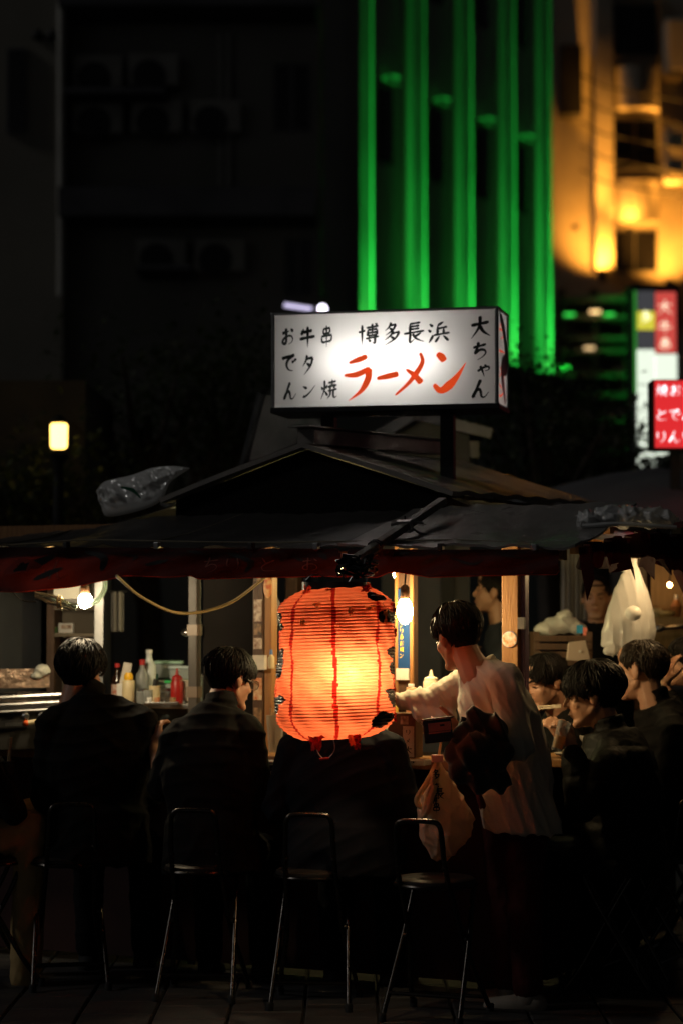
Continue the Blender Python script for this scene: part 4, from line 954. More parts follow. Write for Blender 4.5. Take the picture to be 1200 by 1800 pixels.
t = thing('ladle', 'steel ladle hanging from the beam left of the taped post', 'ladle', at(330, 1150, 10.9)); MB().tube([at(338, 1010, 10.9), at(334, 1105, 10.9)], .006, 6).build('handle', M_steel, t, True); MB().ell(at(331, 1112, 10.88), (.035, .03, .02)).build('bowl', M_steel, t, True)
t = thing('tea_towel', 'limp grey towel hanging between the cabinet and the bottles', 'towel', at(212, 1120, 11.3))
MB().sheet([[at(196 + 22 * j / 12, 1040 + 70 * i / 6, 11.3) + V((0, .015 * math.sin(j * 1.3), 0)) for j in range(13)] for i in range(7)], .004).build('cloth', mat('grey towel', (.2, .19, .17), .95), t, True)
MB().tube([at(190, 1040, 11.3), at(224, 1040, 11.3)], .006, 6).build('peg_rail', M_black, t)
for k, (x, h, c) in enumerate(((452, .09, (.5, .08, .03)), (436, .07, (.5, .42, .25)))):
    t, p = item('spice_shaker', ('red spice shaker beside the sticker post', 'cream spice shaker left of the sticker post')[k], 'shaker', x, 10.12, 1.02); lat(p, [(.02, 0), (.021, .01), (.019, h * .75), (.014, h * .8)], 'body', mat('shaker %d' % k, c, .4), t); lat(p, [(.015, h * .8), (.013, h)], 'cap', M_steel, t)
for k, (x, w_, h, zz, lab) in enumerate(((296, .16, .10, 0, 'wide frosted box behind the tumblers'), (330, .15, .13, 0, 'tall frosted box behind the stacked bowls'), (298, .13, .07, .125, 'frosted box stacked on the wide frosted box'))):
    t, p = item('storage_box', lab, 'box', x, Ys + .5, ZC + zz - .02); MB().box(p + Z3 * h / 2, (w_, .12, h)).build('body', mat('frosted plastic', (.4, .46, .48), .3), t, bevel=.008); MB().box(p + Z3 * (h + .008), (w_ + .01, .13, .014)).build('lid', (M_white, M_steel, mat('mint lid', (.3, .5, .42), .4))[k], t, bevel=.003)
MB().box(V((at(305, 1075, Ys + .5).x, Ys + .5, ZC - .035)), (.42, .2, .025)).build('back_shelf', M_woodd, stall)
for k, (x, w_, h, cc) in enumerate(((1148, .05, .05, (.6, .5, .3)), (1168, .06, .035, (.65, .45, .2)), (1188, .035, .1, (.3, .12, .04)))):
    pz = at(x, 1085, 12.72); t = thing(('bowl', 'bowl', 'bottle')[k], ('cream bowl on the shelf right of the hanging white bag', 'yellow bowl on the shelf beside the cream bowl', 'amber bottle on the shelf at the right edge')[k], ('bowl', 'bowl', 'bottle')[k], pz)
    lat(pz, [(w_ * .5, 0), (w_, h * .6), (w_ * (.95 if k < 2 else .35), h)], 'body', mat('shelf ware %d' % k, cc, .35), t); lat(pz, [(w_ * .3, h), (w_ * (.5 if k < 2 else .3), h * 1.25)], 'top', M_woodl if k < 2 else M_white, t)
# ---- shelf things in the cabinet
t = thing('carton', 'small white carton on the cabinet shelf', 'carton', at(117, 1113, 11.45)); MB().box(at(117, 1104, 11.45), (.075, .05, .05)).build('box', M_white, t, bevel=.003); MB().box(at(117, 1102, 11.42), (.05, .003, .02)).build('print', M_pr3, t)
t = thing('plant_pot', 'little green and orange ornament beside the white carton', 'ornament', at(92, 1113, 11.42)); MB().ell(at(92, 1102, 11.42), (.02, .02, .016)).build('orange_top', mat('orange ornament', (.6, .25, .03), .5), t, True); MB().lathe([(.018, 0), (.024, .03)], at(94, 1113, 11.42), 12).build('green_base', mat('green ornament', (.05, .14, .04), .5), t)
t = thing('storage_tub', 'white storage tub on the upper cabinet shelf under the bulb', 'tub', at(128, 1062, 11.45)); MB().box(at(128, 1046, 11.45), (.17, .1, .085)).build('body', M_white, t, bevel=.008); MB().box(at(128, 1029, 11.45), (.18, .11, .012)).build('lid', M_steel, t, bevel=.003)
# ---- yakitori grill on the left
Yg = 10.42; gl = thing('grill', 'steel grill with rails and knobs at the left end of the counter', 'grill', at(45, 1330, Yg))
GA = (V((.94, .0, .0)) + V((0, .34, 0))).normalized(); GB = V((-GA.y, GA.x, 0)); GX = (GA, GB, Z3)
g0 = at(30, 1225, Yg)
MB().box(g0 + V((0, .12, -.13)), (.55, .3, .22), GX).build('body', mat('sooty steel', (.09, .085, .08), .45, .8, col2=(.05, .05, .05), nscale=8), gl, bevel=.005)
for k, (dz, r) in enumerate(((-.008, .012), (-.04, .01), (-.07, .008))): MB().tube([g0 + GA * -.25 - GB * (.05 + k * .02) + Z3 * dz, g0 + GA * .27 - GB * (.05 + k * .02) + Z3 * (dz + .02)], r, 8).build('rail', M_steel, gl, True)
for k in range(3): MB().lathe([(.016, 0), (.018, .02), (.01, .03)], g0 + GA * (.02 + k * .075) - GB * .08 + Z3 * -.085, 12, -GB).build('knob', M_steel, gl, True)
q = MB()
for k in range(22): a_ = g0 + GA * (-.24 + k * .023) + Z3 * .012; q.tube([a_ - GB * .01, a_ + GB * .24], .003, 5)
q.build('grate', M_black, gl); 
MB().box(g0 + V((-.02, .32, .075)), (.26, .01, .09), GX).build('foil_splashback', mat('crumpled foil', (.32, .24, .18), .4, 1.0, bump=.6, bscale=30, col2=(.12, .08, .06), nscale=8), gl)
t = thing('knife', 'knife with cream handle and orange ends hanging below the grill', 'knife', g0 + GA * .02 - GB * .1 - Z3 * .12)
k0 = g0 + GA * .02 - GB * .11 - Z3 * .115; MB().tube([k0, k0 + GA * .09 + Z3 * .012], .012, 8).build('handle', mat('cream plastic', (.6, .5, .3), .4), t, True)
for s in (0, 1): MB().ell(k0 + (GA * .09 + Z3 * .012) * s, (.014, .014, .014)).build('orange_end', mat('orange plastic', (.7, .1, .01), .4), t, True)
MB().box(k0 - GA * .05 - Z3 * .004, (.09, .002, .014), GX).build('blade', M_steel, t)
t = thing('cleaning_cloth', 'crumpled pale cloth on the grill behind the leftmost man', 'cloth', at(75, 1190, 10.75))
q = MB(); c_ = at(75, 1178, 10.75); q.ell(c_, (.04, .035, .028)); q.ell(c_ + V((-.025, 0, -.025)), (.03, .03, .02)); mobj(remesh(q, .005, 3, folds(.008, 90, 3)), 'cloth', mat('pale cloth', (.45, .45, .38), .9), t)
t = thing('chopsticks', 'pair of wooden chopsticks standing in a cup at the left edge', 'chopsticks', at(18, 1345, 9.85))
for k in (0, 1): MB().tube([at(14 + k * 3, 1345, 9.85), at(19 + k * 2, 1296, 9.85)], [.005, .0035], 6).build('stick', M_woodl, t)
MB().lathe([(.022, -.03), (.026, .03), (.023, .03), (.02, -.025)], at(15, 1350, 9.85), 14).build('cup', M_black, t, True)
# ---- middle of the stall
t = thing('pan_lid', 'large dull steel disc hanging behind the sticker post', 'pan lid', at(446, 1075, 10.75)); MB().lathe([(.01, -.02), (.09, -.015), (.125, 0), (.128, .004)], at(447, 1075, 10.75), 36, (0, -1, 0)).build('disc', mat('dull aluminium', (.3, .3, .29), .5, .7), t, True); MB().tube([at(447, 1030, 10.72), at(447, 1000, 10.72)], .006, 6).build('hanger', M_black, t)
t = thing('picture_frame', 'small wooden frame hanging left of the sticker post', 'frame', at(441, 1105, 10.42)); MB().box(at(440, 1108, 10.42), (.05, .015, .21)).build('board', M_woodd, t); MB().box(at(446, 1108, 10.405), (.012, .012, .21)).build('edge', M_wood, t)
t = thing('bottle', 'small glue-like bottle with blue tip tied to the sticker post', 'bottle', at(477, 1160, 10.2)); p = at(477, 1175, 10.2); lat(p, [(.014, 0), (.015, .01), (.015, .05), (.006, .06), (.004, .08)], 'body', mat('cream plastic', (.6, .5, .3), .4), t); lat(p, [(.008, .062), (.005, .085)], 'tip', mat('blue plastic', (.05, .15, .4), .4), t)
t = thing('chopstick_holder', 'clear plastic holder full of chopsticks left of the lantern', 'chopsticks', at(487, 1325, 9.98)); p = at(484, 1322, 9.98)
M_film = mat('cloudy acrylic', (.5, .46, .4), .25, transl=(.6, .55, .45), tmix=.5, alpha=.55)
q = MB(); q.loft([(p, X3 * .028, Y3 * .03), (p + Z3 * .16, X3 * .04, Y3 * .035)], 12, 5); q.build('box', M_film, t)
for k in range(12): a_ = rnd.uniform(-.028, .035); MB().tube([p + V((a_ * .4, rnd.uniform(-.015, .015), .01)), p + V((a_, rnd.uniform(-.02, .02), rnd.uniform(.165, .195)))], .0035, 5).build('chopstick', M_woodl, t)
t = thing('napkin_box', 'pale low box on the counter between the seated backs', 'box', at(468, 1372, 9.82)); MB().box(at(468, 1368, 9.82), (.1, .06, .045)).build('box', M_woodl, t, bevel=.003); MB().box(at(468, 1358, 9.82), (.085, .05, .008)).build('napkins', M_paper, t)
t = thing('plate', 'small white plate with folded wrapper on the counter', 'plate', at(470, 1395, 9.7)); MB().lathe([(.02, 0), (.045, .006), (.06, .016), (.058, .019), (.03, .008)], at(470, 1345, 9.78), 24).build('dish', M_white, t, True); MB().box(at(472, 1342, 9.78), (.05, .03, .01), (V((.9, .3, .2)).normalized(), V((-.3, .9, 0)).normalized(), Z3)).build('wrapper', M_paper, t)
# lamp post shelf things
ZS_ = 1.13
def shelfp(px, Y=9.98): a = at(px, 1075, Y); return V((a.x, Y, ZS_))
t = thing('squeeze_bottle', 'white squeeze bottle with pointed nozzle beside the youth\'s chin', 'bottle', shelfp(757)); p = shelfp(757); p.z = 1.255
lat(p, [(.033, 0), (.036, .008), (.036, .085), (.034, .092)], 'body', mat('cream white plastic', (.75, .66, .48), .4), t); lat(p, [(.031, .092), (.031, .104), (.012, .112), (.008, .125), (.004, .14)], 'nozzle_cap', mat('cream white plastic', (.75, .66, .48), .4), t)
MB().box(p + V((-.02, -.045, .03)), (.07, .015, .045)).build('tag', M_black, t)
lat(p - Z3 * .13, [(.05, 0), (.05, .128)], 'stand', M_woodd, t)
for (px, w_, h, m, lab, zz) in ((693, .03, .10, mat('yellow label', (.75, .5, .08), .5), 'yellow labelled jar half behind the lantern edge', 1.14), (722, .045, .13, M_pr, 'red and yellow printed packet below the blue board', 1.19), (738, .02, .12, mat('pale green label', (.45, .55, .3), .5), 'slim pale green bottle beside the printed packet', 1.19), (746, .018, .09, mat('violet label', (.12, .08, .3), .5), 'tiny violet spice jar next to the green bottle', 1.19)):
    a = at(px, 1075, 9.95); t = thing('packet', lab, 'packet', (a.x, 9.95, zz)); MB().box((a.x, 9.95, zz + h / 2), (w_, .025, h)).build('body', m, t, bevel=.004); MB().box((a.x, 9.95, zz + h + .008), (w_ * .6, .018, .014)).build('top', M_white, t, bevel=.002)
MB().box(at(722, 1225, 9.98), (.16, .09, .012)).build('inner_shelf', M_woodl, stall)
t = thing('menu_box', 'brown box with price card on the counter left of the shopping bag', 'box', at(712, 1335, 9.75)); p = at(712, 1332, 9.75)
MB().box(p + V((0, .03, .095)), (.13, .08, .19), AX).build('box', mat('brown card', (.16, .09, .045), .8, col2=(.11, .06, .03), nscale=8), t, bevel=.004)
pcd = MB().box(p + V((.012, -.022, .07)), (.05, .004, .13), AX).build('price_card', M_paper, t)
for i, (ch, s) in enumerate((('り', 1), ('メ', 1), ('大', 1.4))):
    q = MB(); zc = p.z + .11 - i * .038; glyph(q, ch, lambda u, v: V((p.x + .012, p.y - .022, zc)) + E1 * ((u - 50) * .00028 * s) - E2 * .003 + V((0, 0, -(v - 50) * .00024 * s)), 14); q.build('character', M_ink, pcd)
MB().box(p + V((-.005, -.015, .16)), (.035, .004, .035), AX).build('label', M_pr3, t)
t = thing('counter_tray', 'white edged tray on the counter below the price card', 'tray', at(730, 1342, 9.62)); MB().box(at(728, 1340, 9.62), (.12, .08, .022), AX).build('tray', M_white, t, bevel=.003); MB().box(at(726, 1340, 9.577), (.006, .003, .006), AX).build('screw', M_black, t)

# ---- shopping bag hanging beside the youth
bag = thing('shopping_bag', 'beige pink shopping bag hanging by twisted handles above the empty chair', 'bag', at(780, 1480, 9.32))
M_bag = mat('peach plastic film', (.75, .55, .38), .45, transl=(.7, .48, .28), tmix=.3, col2=(.7, .5, .34), nscale=4)
q = MB(); rings = []
for (x, y, w_, dpt) in ((768, 1338, .012, .012), (770, 1352, .03, .025), (772, 1380, .07, .05), (778, 1410, .10, .07), (784, 1440, .12, .085), (782, 1470, .105, .08), (776, 1500, .06, .05), (772, 1512, .03, .03)):
    rings.append((at(x, y, 9.32), X3 * w_, Y3 * dpt))
q.loft(rings, 24, 2.2); mobj(remesh(q, .006, 2, folds(.012, 45, 8, (1, .2, .1))), 'body', M_bag, bag)
q = MB(); q.tube(cr([at(768, 1340, 9.28), at(750, 1375, 9.26), at(732, 1405, 9.26), at(742, 1418, 9.26), at(758, 1395, 9.25), at(770, 1350, 9.27)], 7), .012, 8); q.build('handle', mat('cream bag handle', (.75, .6, .35), .5, transl=(.7, .5, .25), tmix=.3), bag, True)
q = MB(); q.tube(cr([at(766, 1345, 9.25), at(756, 1390, 9.24), at(742, 1432, 9.24), at(750, 1425, 9.23), at(764, 1380, 9.23)], 7), [.011] * 29, 8); q.build('handle', mat('cream bag handle', (.75, .6, .35)), bag, True)
MB().box(at(768, 1333, 9.28), (.048, .04, .03)).build('paper_tag', mat('pink white tag', (.75, .5, .42), .6), bag, bevel=.003)
MB().tube([at(770, 1330, 9.29), at(775, 1300, 9.3)], .006, 6).build('strap', mat('cream bag handle', (.75, .6, .35)), bag)
q = MB()
for k, (x, y) in enumerate(((765, 1362), (763, 1385), (760, 1405), (766, 1420), (772, 1395))): glyph(q, '多焼博串長'[k], lambda u, v: at(x + (u - 50) * .16, y + (v - 50) * .2, 9.235), 14)
q.build('print', M_ink, bag)

# ---- wallet and jacket carried by the youth
# wallet
wa = thing('wallet', 'dark open wallet with pink card edges held over the counter', 'wallet', at(775, 1300, 9.2))
WA = (V((.97, -.2, .12)).normalized(), V((.2, .97, .0)).normalized(), V((-.12, 0, .97)).normalized()); c_ = at(769, 1285, 9.04)
MB().box(c_, (.115, .02, .09), WA).build('cover', mat('black leather', (.012, .011, .010), .4), wa, bevel=.005)
MB().box(c_ + V((.006, -.012, .018)), (.09, .006, .034), WA).build('card', mat('pink card', (.55, .22, .16), .5), wa); MB().box(c_ + V((.006, -.013, -.004)), (.088, .006, .006), WA).build('card', mat('pink card', (.55, .22, .16)), wa)
MB().box(c_ + V((.016, -.0165, .024)), (.018, .003, .008), WA).build('logo_patch', M_black, wa); MB().box(c_ + V((0, 0, .05)), (.125, .05, .006), WA).build('top_flap', M_woodd, wa)
jk = thing('jacket', 'dark jacket draped over the forearm of the standing youth', 'jacket', at(840, 1400, 9.1))
q = MB()
for (x, y, Y, r) in ((815, 1290, 9.12, .05), (845, 1275, 9.12, .06), (870, 1285, 9.1, .06), (800, 1325, 9.1, .055), (835, 1320, 9.06, .075), (868, 1330, 9.07, .07), (810, 1355, 9.08, .06), (845, 1365, 9.07, .07), (875, 1370, 9.1, .055), (790, 1318, 9.1, .03), (835, 1258, 9.12, .04)):
    q.ell(at(x, y, Y - .08), (r, r * .75, r))
mobj(remesh(q, .007, 3, drape(.014, 60, (.9, 0, .4), 14)), 'cloth', mat('charcoal jacket cloth', (.022, .02, .018), .75, bump=.2, bscale=200, sheen=.3), jk)
q = MB(); q.tube(cr([at(815, 1262, 9.06), at(808, 1290, 9.04), at(818, 1330, 9.02), at(830, 1352, 9.02)], 7), [.014] * 22, 8); q.build('sleeve_fold', mat('charcoal jacket cloth', (.022, .02, .018)), jk, True)

# ---- right side: plastic bags, bundle, box
M_film2 = mat('white thin plastic film', (.86, .86, .86), .25, transl=(.75, .73, .7), tmix=.5, col2=(.6, .6, .6), nscale=6)
M_film3 = mat('clear crumpled plastic', (.75, .75, .74), .18, transl=(.5, .5, .5), tmix=.25, alpha=.93, bump=.5, bscale=25, coat=1.0)
hb = thing('plastic_bag', 'white plastic carrier bag hanging full at right under the valance', 'bag', at(1108, 1180, 10.55))
q = MB(); q.loft([(at(x, y, 10.55), X3 * w_, Y3 * w_ * .6) for (x, y, w_) in ((1112, 985, .012), (1110, 1000, .04), (1108, 1040, .085), (1106, 1080, .115), (1104, 1110, .128), (1102, 1135, .12), (1095, 1150, .07))], 28, 2.2)
q.ell(at(1072, 1143, 10.5), (.03, .04, .03)); mobj(remesh(q, .006, 2, drape(.010, 75, (1, .1, .12), 21)), 'body', M_film2, hb)
for (x0, y0, x1, y1) in ((1112, 990, 1118, 965), (1098, 1005, 1108, 965)): MB().tube([at(x0, y0, 10.55), at(x1, y1, 10.55)], [.018, .007], 8).build('handle', M_film2, hb, True)
MB().ell(at(1112, 1078, 10.44), (.038, .03, .034)).build('container', M_white, hb, True)
wb = thing('plastic_bag', 'crumpled white plastic bag of groceries on the crate behind the noodle eater', 'bag', at(985, 1115, 11.2))
q = MB()
for (x, y, rx, rz) in ((985, 1098, .09, .05), (960, 1106, .07, .04), (1012, 1104, .06, .035), (990, 1082, .04, .03)): q.ell(at(x, y, 11.2), (rx, .07, rz))
mobj(remesh(q, .006, 2, drape(.010, 60, (.8, 0, .6), 22)), 'body', M_film2, wb)
MB().box(at(1018, 1106, 11.1), (.03, .01, .04)).build('label', mat('bright blue label', (.03, .3, .6), .4), wb); MB().box(at(1027, 1112, 11.1), (.02, .01, .05)).build('label', mat('coral label', (.7, .2, .15), .4), wb)
cb = thing('crate', 'brown crate holding the white grocery bag', 'crate', at(985, 1150, 11.25)); 
for k in range(4): MB().box(at(985, 1122 + k * 14, 11.2), (.28, .24, .03)).build('slat', M_woodd, cb, bevel=.003)
for s in (-1, 1): MB().box(at(985 + s * 46, 1200, 11.2), (.03, .22, .5)).build('corner_post', M_woodd, cb)
tl = thing('cutting_board', 'pale board leaning below the grocery bag', 'board', at(1015, 1165, 10.9)); q = MB(); q.plate([(-.06, -.05), (.06, -.06), (.035, .045), (-.05, .035)], at(1016, 1142, 10.9), X3, Z3, .012); q.build('board', mat('pale scratched plastic', (.5, .4, .33), .4), tl, bevel=.004); MB().box(at(1018, 1145, 10.88), (.012, .004, .012)).build('hole', M_white, tl)
bd = thing('clear_bundle', 'folded clear plastic sheeting lying on the right corner of the canopy', 'plastic sheet', S(.40, -.12, 2.05))
q = MB()
for (x, y, rx, rz) in ((1035, 912, .05, .03), (1070, 908, .07, .04), (1105, 908, .08, .042), (1140, 910, .08, .04), (1170, 914, .05, .035)): q.ell(at(x, y, 9.35), (rx, .09, rz))
mobj(remesh(q, .006, 1, folds(.024, 60, 31, (.3, 0, 1), 1.4)), 'sheeting', M_film3, bd)
MB().tube(cr([at(1022, 925, 9.27), at(1080, 921, 9.25), at(1140, 924, 9.26), at(1188, 927, 9.27)], 6), .009, 8).build('roll_edge', M_film3, bd, True)
MB().tube([at(1170, 925, 9.3), at(1198, 922, 9.3)], .012, 8).build('pink_tie', mat('pink ribbon', (.6, .2, .2), .6), bd)
# ---- plastic bag snagged on the canopy
pb = thing('plastic_bag', 'translucent carrier bag snagged on the left slope of the canopy', 'bag', at(245, 900, 10.7))
TOPL = cr([(170, 862), (186, 846), (232, 835), (270, 822), (306, 819), (333, 822)], 12); BOTL = cr([(178, 890), (190, 908), (245, 898), (284, 880), (300, 848), (334, 824)], 12)
cre = folds(.05, 42, 41, (.5, 0, .9), 1.3); cre2 = folds(.02, 110, 42, (.7, 0, .7), 1.5)
def bag_layer(dy, sgn):
    g_ = []
    for i in range(25):
        v = i / 24; row = []
        for j in range(61):
            a_ = TOPL[j]; b_ = BOTL[j]; x = a_.x + (b_.x - a_.x) * v; y = a_.y + (b_.y - a_.y) * v; p_ = at(x, y, 10.85 - .8 * (x - 170) * .00268)
            d_ = cre(np.array([[p_.x, dy, p_.z]]))[0] + cre2(np.array([[p_.x, dy, p_.z]]))[0]; row.append(p_ + V((0, sgn * .05 * math.sin(math.pi * v) ** .6 * (1 - .6 * j / 60) - d_ * math.sin(math.pi * min(1, v * 1.2 + .05)), 0)))
        g_.append(row)
    return g_
M_bagf = mat('greyish bag film', (.85, .85, .83), .16, transl=(.8, .8, .78), tmix=.3, coat=1.0, spec=.9, alpha=.93)
MB().sheet(bag_layer(0, -1)).build('film', M_bagf, pb, True, sharp=180); MB().sheet(bag_layer(3, 1)).build('film', M_bagf, pb, True, sharp=180)
q = MB(); q.tube(cr([at(284, 884, 10.66), at(300, 890, 10.64), at(318, 886, 10.66), at(300, 880, 10.68)], 6), [.012] * 19, 6); q.build('handle', M_bagf, pb, True)
q = MB(); ribbon(q, [(212, 856), (234, 862), (248, 876)], 7, lambda u, v: at(u, v, 10.56), (.5, 1, .3)); q.build('green_print', mat('green print', (.02, .2, .10), .5), pb)
# ---- hood left of the sign, screens far right
hd = thing('smoke_hood', 'dull grey sheet metal hood panel left of the lit sign', 'hood', at(480, 800, 11.6))
P = [at(462, 694, 11.6), at(580, 700, 11.9), at(575, 800, 11.9), at(430, 815, 11.6)]
q = MB(); q.add(P + [p_ + V((0, .04, 0)) for p_ in P], [(0, 3, 2, 1), (4, 5, 6, 7), (0, 1, 5, 4), (1, 2, 6, 5), (2, 3, 7, 6), (3, 0, 4, 7)]); q.build('panel', mat('scuffed zinc', (.28, .27, .25), .55, .3, col2=(.18, .175, .165), nscale=6), hd)
MB().tube([at(460, 692, 11.58), at(427, 822, 11.58)], .022, 8).build('frame_bar', M_black, hd); MB().tube([at(430, 815, 11.6), V((at(430, 815, 11.6).x, 11.6, 0))], .025, 8).build('stand', M_black, hd)
rb = thing('wall_screen', 'brown board wall of the stall behind at the right edge', 'wall', at(1170, 1200, 12.9))
for k in range(5): q = MB(); atbox(q, 1128 + k * 24, 1151 + k * 24, 975, 1190, 12.9 , .04, .004 * (k % 2)); q.build('plank', M_woodl, rb)
q = MB(); atbox(q, 1128, 1250, 1085, 1100, 12.7, .2); q.build('shelf', M_woodl, rb)
cu = thing('pale_curtain', 'pale curtain hanging behind the man in the black cap', 'curtain', at(1010, 1200, 13.3))
gr = [[at(985 + 48 * j / 30, 960 + 130 * i / 4, 13.3) + V((0, .03 * math.sin(j * 1.4), 0)) for j in range(31)] for i in range(5)]; MB().sheet(gr, .003).build('cloth', mat('pale curtain cloth', (.5, .48, .44), .9), cu, True); MB().tube([at(980, 958, 13.3), at(1040, 958, 13.3)], .012, 8).build('rail', M_black, cu)
for (x, Y, lab) in ((1196, 12.5, 'steel ladle resting on the shelf at the right edge'),):
    t = thing('ladle', lab, 'ladle', at(x, 1100, Y)); MB().tube([at(1160, 1105, Y), at(1210, 1098, Y)], .008, 8).build('handle', M_steel, t, True); MB().ell(at(1158, 1105, Y), (.03, .03, .02)).build('bowl', M_steel, t, True)
bulb('small amber bulb glowing on the far board wall at right', at(1176, 1028, 12.7), .012, 60, (1, .5, .15), .1)
# ================================================================== PEOPLE
M_skin = mat('skin', (.50, .27, .17), .5, col2=(.45, .23, .14), nscale=20, spec=.4)
M_hair = mat('dark hair', (.007, .005, .004), .55, spec=.22)
M_hairb = mat('brown hair', (.022, .012, .006), .5, spec=.35)
M_eye = mat('dark eye', (.01, .008, .007), .15); M_lip = mat('lip', (.36, .13, .10), .5); M_brow = M_hair
def cloth(name, c): return mat(name, c, .85, col2=tuple(x * .75 for x in c), nscale=7, bump=.1, bscale=260, spec=.15)
def hand_prims(q, w_, dirv, nrm, curl=.5, side=1, sc=1.0, spread=.5):
    """palm + five fingers. dirv: finger direction, nrm: palm side, side: +1 thumb towards dirv x nrm"""
    d = V(dirv).normalized(); n = (V(nrm) - d * V(nrm).dot(d)).normalized(); s = d.cross(n).normalized() * side; w_ = V(w_)
    q.cap(w_, w_ + d * .03 * sc, .024 * sc, .026 * sc)
    for k in range(4): q.cap(w_ + d * .02 * sc + s * (.024 - .016 * k) * sc, w_ + d * .085 * sc + s * (.03 - .02 * k) * sc, .014 * sc, .012 * sc)
    for k, L in enumerate((.072, .08, .074, .058)):
        p = w_ + d * .085 * sc + s * (.03 - .02 * k) * sc; a = 0; dd = d + s * (.12 - .08 * k) * spread
        for j, f in enumerate((.45, .32, .23)):
            a += curl * (.8 if j == 0 else 1.0); v = (dd * math.cos(a) + n * math.sin(a)).normalized(); e = p + v * L * f * sc
            q.cap(p, e, (.0092 - .0008 * j) * sc, (.0086 - .001 * j) * sc, 8); p = e
    p = w_ + d * .025 * sc + s * .026 * sc; v = (d * .7 + s * .7 + n * .3).normalized()
    for j, L in enumerate((.04, .03, .025)):
        e = p + v * L * sc; q.cap(p, e, (.013 - .0015 * j) * sc, (.0115 - .0015 * j) * sc, 8); p = e; v = (v + d * .35 * (1 - curl * .3) + n * .35 * curl).normalized()
def head_M(c, yaw, pitch=0, roll=0, sc=1.0): return Matrix.Translation(c) @ Euler((R(pitch), R(roll), R(yaw)), 'XYZ').to_matrix().to_4x4() @ Matrix.Scale(sc, 4)
def rotZXY(yaw, pitch, roll): return Matrix.Rotation(R(yaw), 4, 'Z') @ Matrix.Rotation(R(pitch), 4, 'X') @ Matrix.Rotation(R(roll), 4, 'Y')
def head_prims(q, M, jaw=1.0):
    R3 = M.to_3x3()
    def e(c, r): q.ell(M @ V(c), [1, 1, 1], R3 @ Matrix.Diagonal(r), 18, 12)
    def c(a, b, r0, r1): s = R3.to_scale().x if hasattr(R3, 'to_scale') else 1; q.cap(M @ V(a), M @ V(b), r0 * s, r1 * s, 10)
    e((0, -.014, .03), (.073, .094, .083)); e((0, .022, -.03), (.060, .066, .075)); e((0, .035, -.072), (.043 * jaw, .046, .036))
    c((-.02, .068, -.092), (.02, .068, -.092), .017, .017)
    c((-.048, .0, -.045), (-.02, .06, -.088), .018, .017); c((.048, .0, -.045), (.02, .06, -.088), .018, .017)
    c((0, .083, .016), (0, .102, -.02), .007, .0105); e((-.011, .093, -.024), (.008, .009, .007)); e((.011, .093, -.024), (.008, .009, .007))
    c((-.04, .066, .024), (-.008, .077, .021), .012, .012); c((.04, .066, .024), (.008, .077, .021), .012, .012)
    e((-.037, .051, -.022), (.022, .022, .024)); e((.037, .051, -.022), (.022, .022, .024)); e((0, .055, .06), (.052, .032, .04))
    e((0, .082, -.050), (.021, .0115, .006)); e((0, .079, -.062), (.018, .0115, .007))
    for s in (-1, 1):
        e((s * .074, -.012, -.004), (.009, .018, .030)); c((s * .078, -.02, .018), (s * .08, -.026, -.004), .006, .006); c((s * .073, -.004, .02), (s * .079, -.02, .024), .006, .006)
    c((0, -.024, -.055), (0, -.048, -.155), .050, .056)
def face_bits(M, parent):
    q = MB(); R3 = M.to_3x3()
    for s in (-1, 1): q.ell(M @ V((s * .031, .0775, .002)), [1, 1, 1], R3 @ Matrix.Diagonal((.0125, .005, .0026)), 10, 6)
    q.build('eyes', M_eye, parent, True)
    q = MB()
    for s in (-1, 1): q.tube(cr([M @ V((s * .014, .089, .023)), M @ V((s * .034, .082, .029)), M @ V((s * .052, .066, .024))], 4), [.003, .0035, .0045, .0045, .004, .0035, .003, .002, .001], 5)
    q.build('eyebrows', M_brow, parent, True)
    q = MB(); q.tube(cr([M @ V((-.022, .083, -.0555)), M @ V((0, .0945, -.055)), M @ V((.022, .083, -.0555))], 5), [.001, .002, .003, .0035, .004, .004, .004, .0035, .003, .002, .001], 6); q.build('lips', M_lip, parent, True)
